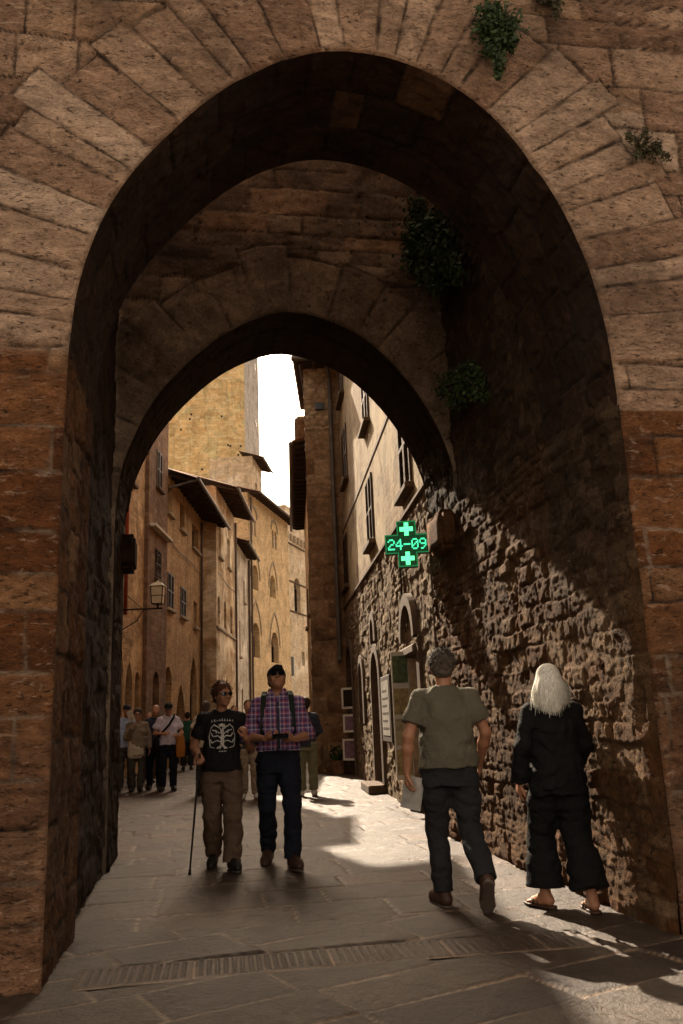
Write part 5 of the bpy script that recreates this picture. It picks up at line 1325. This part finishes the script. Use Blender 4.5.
# ---- people farther up the street
GR = 'visitors farther up the street'
def far(label, x, y, yaw, H, J=None, **kw):
    kw.setdefault('h', .013); kw.setdefault('group', GR); return person(label, (x, y, 0), yaw, H, J, **kw)
up_hand = dict(elbL=(.24, -.04, 1.14), wriL=(.10, -.24, 1.38), hdL=(-.3, -.1, .9), cuL=40)
b1 = far('man in navy cap and pale blue shirt reading white papers', -4.78, 18.6, 14, 1.80, dict(elbL=(.23, -.06, 1.16), wriL=(.12, -.25, 1.42), hdL=(-.2, -.2, .9), elbR=(-.25, .02, 1.13), wriR=(-.20, -.18, 1.02)),
    top=dict(mat=C_BLUE, sleeve='long', hem=.88, loose=.02), legs=dict(mat=C_GREYT, hem=.06, loose=.012), hair=dict(style='bald', mat=H_GREY), cap=M_CAP, head=(6, 6, 0))
b2 = far('woman in sunglasses and a beige cardigan with a hand at her chin', -4.52, 18.5, 12, 1.70, dict(elbR=(-.23, -.05, 1.14), wriR=(-.09, -.23, 1.36), hdR=(.3, -.1, .9), cuR=50, ankL=(.07, -.06, .098), ankR=(-.08, .05, .098)),
    top=dict(mat=C_BEIGE, sleeve='long', hem=.74, loose=.025, name='cardigan'), legs=dict(mat=C_GREYT, hem=.06, loose=.01), hair=dict(style='curly', mat=H_DARK, vol=.012), glasses=True)
b3 = far('man in a dark blue open jacket walking beside the man in the lilac shirt', -4.18, 18.7, 8, 1.78, dict(ankL=(.10, -.16, .098), kneL=(.10, -.16, .50), ankR=(-.12, .16, .11), kneR=(-.11, .0, .49)),
    top=dict(mat=C_DKBL, sleeve='long', hem=.80, loose=.02, name='jacket'), legs=dict(mat=C_JEAN, hem=.06, loose=.008), hair=dict(style='bald', mat=H_DARK), feet=M_SHOE)
b4 = far('man in a black cap and lilac shirt with a bag strap across his chest', -3.82, 18.3, 10, 1.80, dict(elbR=(-.27, .02, 1.13), wriR=(-.10, -.24, 1.13), hdR=(.8, -.3, .1), elbL=(.27, .02, 1.13), wriL=(.20, -.22, 1.08), hdL=(-.4, -.6, .0)),
    top=dict(mat=C_LILAC, sleeve='short', hem=.90, loose=.025, belly=.015), legs=dict(mat=C_JEAN, hem=.06, loose=.012), hair=dict(style='bald', mat=H_DARK), cap=M_CAPG, feet=M_SHOE, head=(0, 14, 0), build=1.06)
b5 = far('fair-haired woman in a pink top walking behind the man in the dark jacket', -4.90, 21.2, 10, 1.66, top=dict(mat=C_PINK, sleeve='long', hem=.85, loose=.02), legs=dict(mat=C_BROWN, hem=.07, loose=.012), hair=dict(style='long', mat=mat_hair('fair_hair', (.30, .20, .11)), len=.04))
b6 = far('person in a bottle green top and dark skirt, far up the street', -4.95, 26.5, 190, 1.72, top=dict(mat=C_GREEN, sleeve='long', hem=.86, loose=.03), legs=dict(mat=C_CHAR, hem=.12, loose=.035), hair=dict(style='short', mat=H_DARK))
b7 = far('grey-haired man in a cream shirt half hidden behind the person with the cane', -2.80, 16.9, 186, 1.76, top=dict(mat=C_CREAM, sleeve='short', hem=.88, loose=.02), legs=dict(mat=C_CHAR, hem=.07, loose=.012), hair=dict(style='short', mat=H_GREY))
b8 = far('brown-haired person whose head shows between the two facing walkers', -2.36, 17.8, 12, 1.68, top=dict(mat=C_BROWN, sleeve='long', hem=.88, loose=.02), legs=dict(mat=C_GREYT, hem=.07, loose=.012), hair=dict(style='curly', mat=mat_hair('brown_hair', (.10, .05, .025))))
b10 = far('dark-haired person in pale patterned trousers and white trainers', -1.83, 15.7, 10, 1.72, dict(ankL=(.12, -.10, .098), kneL=(.11, -.09, .50)), top=dict(mat=C_DKBL, sleeve='short', hem=.88, loose=.02),
    legs=dict(mat=mat_plain('patterned_trousers', (.26, .21, .16), .9, var=.55, scale=26), hem=.07, loose=.025), hair=dict(style='short', mat=H_DARK), feet=M_SHOEW)
b9 = far('dark-haired woman in a dark top and sage trousers standing in the sun beyond the plaid-shirted man', -.80, 15.8, 185, 1.72, dict(elbR=(-.25, -.02, 1.14), wriR=(-.16, -.2, 1.05)), top=dict(mat=C_DKBL, sleeve='long', hem=.86, loose=.02),
    legs=dict(mat=C_SAGE, hem=.08, loose=.022), hair=dict(style='short', mat=H_DARK, vol=.01), feet=M_SHOEW)
b9[0]['label'] = 'dark-haired woman in dark top and sage trousers in the sunlight by the pier'
b10[0]['label'] = 'dark-haired person in pale patterned trousers and white trainers'
# their bags
tb = rooted('tote_bag', 'cream canvas tote bag hanging from the arm of the man in blue', 'bag', b1[0], None)
v = Vol((-.02, -.46, .62), (.42, -.02, 1.10), .011); v.loft([(.66, .20, -.22, .13, .05), (.70, .20, -.22, .165, .075), (.85, .20, -.22, .17, .075), (1.0, .20, -.22, .15, .045)], .02); v.wrinkle(.012, 14, 14, 4); v.mesh('bag', C_CREAM, tb)
m = MB(); m.tube([(.08, -.22, .98), (.12, -.20, 1.12), (.16, -.15, 1.22), (.22, -.18, 1.15), (.30, -.22, .98)], .010, 6); m.build('strap', C_CREAM, tb)
pa = rooted('papers', 'crumpled white papers held up near the face of the man in blue', 'papers', b1[0], None)
m = MB(); Mq = Matrix.Translation((.09, -.30, 1.50)) @ Matrix.Rotation(R(-20), 4, 'Y') @ Matrix.Rotation(R(25), 4, 'X')
for i in range(3): m.box(-.06, .06, -.004-.006*i, -.001-.006*i, -.13+.01*i, .12, Mq)
m.build('sheets', M_WHITE, pa)
sb = rooted('shoulder_bag', 'black shoulder bag with a diagonal strap on the man in the lilac shirt', 'bag', b4[0], None)
v = Vol((-.42, -.30, .72), (-.08, .20, 1.12), .012); v.loft([(.80, -.24, -.10, .06, .12), (.95, -.24, -.10, .07, .13), (1.04, -.23, -.10, .05, .11)], .02); v.mesh('bag', C_BLACK, sb)
m = MB(); m.tube([(-.23, -.13, 1.02), (-.12, -.155, 1.15), (.02, -.15, 1.30), (.11, -.10, 1.45), (.12, .0, 1.50)], .022, 6); m.build('strap', C_BLACK, sb)
oj = rooted('ochre_jacket', 'ochre jacket draped over the arm of the man in the lilac shirt', 'jacket', b4[0], None)
v = Vol((.05, -.40, .60), (.42, .02, 1.20), .012); v.loft([(.66, .25, -.16, .09, .05), (.85, .25, -.17, .10, .06), (1.08, .24, -.17, .08, .06)], .02); v.wrinkle(.02, 16, 6, 4, .05); v.mesh('cloth', C_ORANGE, oj)

# ================================================================== pharmacy cross
M_GCASE = mat_plain('sign_casing', (.012, .016, .014), .5, var=.2)
def emit(name, col, st):
    m, nt, b = newmat(name); b.inputs['Base Color'].default_value = (0.01, .05, .02, 1); b.inputs['Emission Color'].default_value = (*col, 1); b.inputs['Emission Strength'].default_value = st; return m
M_LED = emit('green_led', (.10, 1.0, .30), .75); M_LEDC = emit('mint_led', (.06, .80, .36), .55); M_DIM = emit('dim_led_field', (.01, .30, .07), .13); M_EDGE = emit('green_edge_light', (.01, .42, .12), .16)
rzs = math.atan2(.0919, .9958)
ps = empty('pharmacy_sign', (.80, 10.32, 3.385), -.08, 'lit green pharmacy cross reading 24-09, on a bracket beyond the inner arch', 'sign')
def cross_poly(a, b): return [(-a, -b), (-b, -b) if False else (-b, -b), (-b, -a), (b, -a), (b, -b), (a, -b), (a, b), (b, b), (b, a), (-b, a), (-b, b), (-a, b)]
def prism(mb, poly, y0, y1):
    n = len(poly); mb.poly([(x, y0, z) for x, z in poly]); mb.poly([(x, y1, z) for x, z in poly])
    for i in range(n): a, b = poly[i], poly[(i+1) % n]; mb.poly([(a[0], y0, a[1]), (b[0], y0, b[1]), (b[0], y1, b[1]), (a[0], y1, a[1])])
def cpoly(ax, az, b): return [(-ax, -b), (-b, -b), (-b, -az), (b, -az), (b, -b), (ax, -b), (ax, b), (b, b), (b, az), (-b, az), (-b, b), (-ax, b)]
m = MB(); prism(m, cpoly(.272, .292, .122), -.05, .05); m.build('casing', M_GCASE, ps)
m = MB()                                                     # lit rim, a frame of thin bars just proud of the casing
pl = cpoly(.262, .282, .112)
for i in range(12):
    a, b = pl[i], pl[(i+1) % 12]; e = .006
    m.box(min(a[0], b[0])-e, max(a[0], b[0])+e, -.056, -.0505, min(a[1], b[1])-e, max(a[1], b[1])+e)
m.build('rim_light', M_EDGE, ps)
m = MB(); pt = .0158
for i in range(-16, 17):
    for k in range(-18, 19):
        x, z = i*pt, k*pt
        if (abs(x) < .252 and abs(z) < .102) or (abs(x) < .102 and abs(z) < .272): m.box(x-.004, x+.004, -.0535, -.0505, z-.004, z+.004)
m.build('led_field', M_DIM, ps)
for cz in (.185, -.185):
    m = MB(); prism(m, [(x, z+cz) for x, z in cpoly(.082, .082, .027)], -.060, -.055); m.build('plus_symbol', M_LED, ps)
FONT = {'2': ["01110", "10001", "00001", "00110", "01000", "10000", "11111"], '4': ["00010", "00110", "01010", "10010", "11111", "00010", "00010"], '-': ["00000", "00000", "00000", "11111", "00000", "00000", "00000"],
        '0': ["01110", "10001", "10011", "10101", "11001", "10001", "01110"], '9': ["01110", "10001", "10001", "01111", "00001", "00010", "01100"]}
x0 = -.238
for ch in '24-09':
    m = MB()
    for r_, row in enumerate(FONT[ch]):
        for c_, b_ in enumerate(row):
            if b_ == '1': xx = x0+c_*.0172; zz = .062-r_*.0196; m.box(xx-.0002, xx+.0168, -.0595, -.055, zz-.0184, zz+.0002)
    m.build('digit', M_LEDC, ps); x0 += .0975
m = MB(); m.tube([(.27, .0, .03), (.42, .0, .03)], .018, 8); m.tube([(.27, .0, -.05), (.42, .0, -.05)], .018, 8); m.box(.40, .43, -.06, .06, -.10, .08); m.build('bracket', M_IRON, ps)

# ================================================================== wall lantern, posters, cables
lt = empty('wall_lantern', (-6.0, 22.8, 4.42), 0, 'square frosted glass lantern standing on an iron bracket of the brown rubble house', 'lantern')
m = MB(); m.tube([(-.05, 0, 0), (1.05, 0, .0)], .022, 8); m.tube([(-.05, 0, -.55), (.35, 0, -.32), (.55, 0, 0)], .014, 8); m.box(-.06, -.03, -.06, .06, -.65, .1); m.build('bracket', M_IRON, lt)
m = MB(); Wt, Wb = .165, .135
M_FROST = mat_plain('frosted_glass', (.62, .52, .36), .5, var=.12, scale=6)
def fru(mb, z0, w0, z1, w1, cx=.92):
    a = [(cx-w0, -w0, z0), (cx+w0, -w0, z0), (cx+w0, w0, z0), (cx-w0, w0, z0)]; b = [(cx-w1, -w1, z1), (cx+w1, -w1, z1), (cx+w1, w1, z1), (cx-w1, w1, z1)]
    mb.poly(a); mb.poly(b)
    for i in range(4): mb.poly([a[i], a[(i+1) % 4], b[(i+1) % 4], b[i]])
fru(m, .13, Wb, .58, Wt); m.build('glass', M_FROST, lt)
m = MB()
for sx in (-1, 1):
    for sy in (-1, 1): m.tube([(.92+sx*Wb, sy*Wb, .12), (.92+sx*Wt, sy*Wt, .59)], .014, 6)
for z, w_ in ((.12, Wb), (.34, .15), (.59, Wt)):
    for a, b in (((-1, -1), (1, -1)), ((1, -1), (1, 1)), ((1, 1), (-1, 1)), ((-1, 1), (-1, -1))): m.tube([(.92+a[0]*w_, a[1]*w_, z), (.92+b[0]*w_, b[1]*w_, z)], .012, 6)
m.tube([(.92, 0, 0), (.92, 0, .12)], .03, 8); m.build('cage', M_IRON, lt)
m = MB(); fru(m, .60, .20, .70, .10); fru(m, .70, .05, .76, .02); m.build('cap', M_FROST, lt)

def on_R(t, z, out=0.0):
    p = np.array([1.118, 9.99]) + RD*t + np.array([-.9958, -.0919])*out; return (p[0], p[1], z)
pb = empty('poster_panel', on_R(2.35, 0, .03), .0, 'tall pale panel of pictures standing edge-on beside the arched doorway', 'poster')
m = MB(); m.box(-.25, 0, -.02, .02, .45, 2.22, bev=.006); m.build('board', M_LEDGE, pb)
M_PIC = [mat_plain('green_picture', (.075, .10, .035), .6, var=.7, scale=13), mat_plain('ochre_picture', (.30, .22, .09), .6, var=.5, scale=15), mat_plain('sand_picture', (.34, .27, .16), .6, var=.4, scale=11)]
for i, (z0, z1) in enumerate(((1.78, 2.16), (1.34, 1.70), (.92, 1.28), (.52, .86))):
    m = MB(); m.box(-.232, -.018, -.026, -.0205, z0, z1); m.build('picture', M_PIC[(0, 1, 2, 1)[i]], pb)
nb_ = empty('notice_board', on_R(4.35, 0, .07), rzR, 'dark framed notice board with a white poster on the rubble wall', 'notice board')
m = MB(); m.box(-.55, .55, -.05, -.0, .92, 1.98, bev=.01); m.build('frame', M_DOOR, nb_)
m = MB(); m.box(-.44, .44, -.056, -.0505, 1.02, 1.90); m.build('poster', mat_plain('faded_poster', (.26, .24, .21), .7, var=.25, scale=9), nb_)
for i in range(6): m = MB(); m.box(-.36, .36-.15*(i % 2), -.059, -.0565, 1.12+i*.12, 1.15+i*.12); m.build('print_line', M_DOOR, nb_)
for i, (t, z, w_, hh) in enumerate(((11.0, 1.55, .42, .50), (10.9, 1.0, .40, .42), (11.05, .35, .44, .5))):
    f = empty('display_frame', on_R(t, z, .10), rzR+.9, ['white-edged display frame at the far shop doorway, topmost of three', 'display frame at the far shop doorway, middle of three', 'display frame at the far shop doorway, lowest of three'][i], 'display', 'frames hung at the far shop doorway')
    m = MB(); e = .05
    m.box(-w_/2, w_/2, -.03, .0, 0, e); m.box(-w_/2, w_/2, -.03, .0, hh-e, hh); m.box(-w_/2, -w_/2+e, -.03, 0, e, hh-e); m.box(w_/2-e, w_/2, -.03, 0, e, hh-e); m.build('frame', M_WHITE, f)
    m = MB(); m.box(-w_/2+e, w_/2-e, -.016, -.004, e, hh-e); m.build('picture', M_PANE if i == 0 else mat_plain('mauve_picture', (.20, .13, .18), .6, var=.6, scale=16), f)
cb = tag(None, None) if False else empty('wall_cable', on_R(2.45, 0, .06), 0, 'thin dark cable running down the plaster house wall below the pharmacy cross', 'cable')
m = MB(); m.tube([(0, 0, 2.75), (.01, 0, 3.3), (0, 0, 4.05)], .014, 6); m.build('cable', M_IRON, cb)
cp = empty('conduit', on_R(.12, 0, .05), 0, 'straight vertical conduit where the inner arch meets the plaster house', 'pipe')
m = MB(); m.tube([(0, 0, 1.6), (0, 0, 3.3)], .016, 8); m.build('pipe', M_TRIMD, cp)
fl_ = empty('plant_pot', (-.32, 21.9, 0), 0, 'terracotta pot with a small green plant at the foot of the stone pier', 'plant')
m = MB(); m.tube([(0, 0, 0), (0, 0, .32), (0, 0, .33)], [.14, .19, .20], 14); m.build('pot', M_TILE, fl_)

# ================================================================== plants on the walls
def mat_leaf(name, c0, c1):
    m, nt, b = newmat(name); g = NG(nt)
    g.l(g.ramp(g.attr('tone'), [(0, c0), (1, c1)]), b.inputs['Base Color']); b.inputs['Roughness'].default_value = .6; b.inputs['Specular IOR Level'].default_value = .25
    return m
M_LEAF = mat_leaf('ivy_leaf', (.014, .028, .009), (.042, .075, .020)); M_LEAFB = mat_leaf('dry_leaf', (.035, .035, .016), (.085, .075, .035))
def leaf_mesh(name, pts, nrm, size, mat, parent, seed):
    rs = np.random.RandomState(seed); n = len(pts)
    ax = rs.normal(size=(n, 3)) + nrm*1.2; ax /= np.linalg.norm(ax, axis=1, keepdims=True)
    t = np.cross(ax, rs.normal(size=(n, 3))); t /= np.linalg.norm(t, axis=1, keepdims=True); b = np.cross(ax, t)
    s_ = size*(.6+.8*rs.rand(n))[:, None]
    q = np.stack([pts-t*s_, pts-b*s_*.55+ax*s_*.15, pts+t*s_*1.1, pts+b*s_*.55+ax*s_*.15], 1).reshape(-1, 3)
    me = bpy.data.meshes.new(name); me.vertices.add(4*n); me.vertices.foreach_set('co', q.astype(np.float32).reshape(-1))
    f = np.arange(4*n).reshape(n, 4); tri = np.concatenate([f[:, [0, 1, 2]], f[:, [0, 2, 3]]])
    me.loops.add(len(tri)*3); me.loops.foreach_set('vertex_index', tri.astype(np.int32).reshape(-1)); me.polygons.add(len(tri)); me.polygons.foreach_set('loop_start', np.arange(0, len(tri)*3, 3, dtype=np.int32)); me.update(calc_edges=True)
    at = me.attributes.new('tone', 'FLOAT', 'POINT'); at.data.foreach_set('value', np.repeat(rs.rand(n), 4).astype(np.float32))
    return link(name, me, mat, parent)
def wall_plant(label, frame, root_uv, sprays, n, size, mat, seed, out=.16, name='wall_plant'):
    """frame(u, v, d) -> world; sprays: (du, dv, spread) tips relative to the root"""
    base = frame(*root_uv, 0.0); o = empty(name, tuple(base), 0, label, 'plant', 'plants growing from the gate walls'); rs = np.random.RandomState(seed)
    nv = unit(frame(*root_uv, 1.0)-base); pts = []; st = MB()
    for du, dv, sp in sprays:
        L = [np.array([root_uv[0], root_uv[1], 0.0]), np.array([root_uv[0]+du*.55+.02, root_uv[1]+dv*.35, out]), np.array([root_uv[0]+du, root_uv[1]+dv, out*.8])]
        st.tube([frame(*q)-base for q in L], [.009, .007, .003], 5)
        k = int(n/len(sprays)); tt = rs.rand(k)**.8
        for t in tt:
            a = (1-t)**2*L[0]+2*t*(1-t)*L[1]+t*t*L[2]; w_ = sp*(.35+.65*math.sin(math.pi*min(1, t*.85+.1)))
            j = rs.normal(size=3)*w_*.42; pts.append(frame(a[0]+j[0], a[1]+j[1], max(.015, a[2]+j[2]*.8))-base)
    st.build('stem', M_RAFT, o)
    leaf_mesh('foliage', np.array(pts), nv, size, mat, o, seed)
    return o
def fr_front(u, v, d): return L0 + E1*u + EZ*v - E2*d
def fr_right(u, v, d): return L0 + E1*(3.55-d) + E2*u + EZ*v
def fr_arch2(u, v, d): return L0 + E1*u + EZ*v + E2*(3.58-d)
wall_plant('dark trailing plant hanging from the near arch stones above its crown', fr_front, (2.93, 6.22), [(-.04, .08, .13), (-.10, -.10, .15), (.10, -.06, .15), (.02, -.22, .15), (-.08, -.32, .11), (-.03, -.52, .07), (.08, -.24, .10)], 2800, .019, M_LEAF, 1, .13)
wall_plant('small sparse plant at the top of the near arch wall', fr_front, (3.40, 6.60), [(-.10, .08, .10), (.08, .05, .10), (0, -.12, .09), (.03, -.28, .06), (-.1, -.12, .07)], 900, .017, M_LEAFB, 2, .08)
wall_plant('dry tuft of weeds rooted in a joint right of the near arch', fr_front, (3.98, 5.26), [(-.12, .09, .06), (.12, .02, .06), (.18, -.10, .06), (-.08, -.10, .06), (.02, .14, .05)], 800, .014, M_LEAFB, 3, .10)
wall_plant('large bushy ivy in the upper corner between the two arches', fr_right, (3.35, 6.55), [(.0, .45, .30), (.1, .1, .3), (-.30, -.05, .30), (-.7, -.45, .32), (-1.0, -.85, .30), (-.2, -.5, .28), (-1.3, -1.2, .22), (-.5, -.9, .26), (.1, -.2, .3)], 5200, .034, M_LEAF, 4, .36)
wall_plant('second ivy clump lower on the right wall between the arches', fr_right, (2.7, 4.62), [(.5, .05, .20), (-.35, -.2, .22), (-.8, -.55, .18), (.1, -.25, .20)], 1300, .026, M_LEAF, 5, .24)
leaf_mesh('foliage', np.random.RandomState(9).normal(size=(160, 3))*np.array([.12, .12, .10])+np.array([0, 0, .46]), np.zeros(3), .05, M_LEAF, fl_, 8)
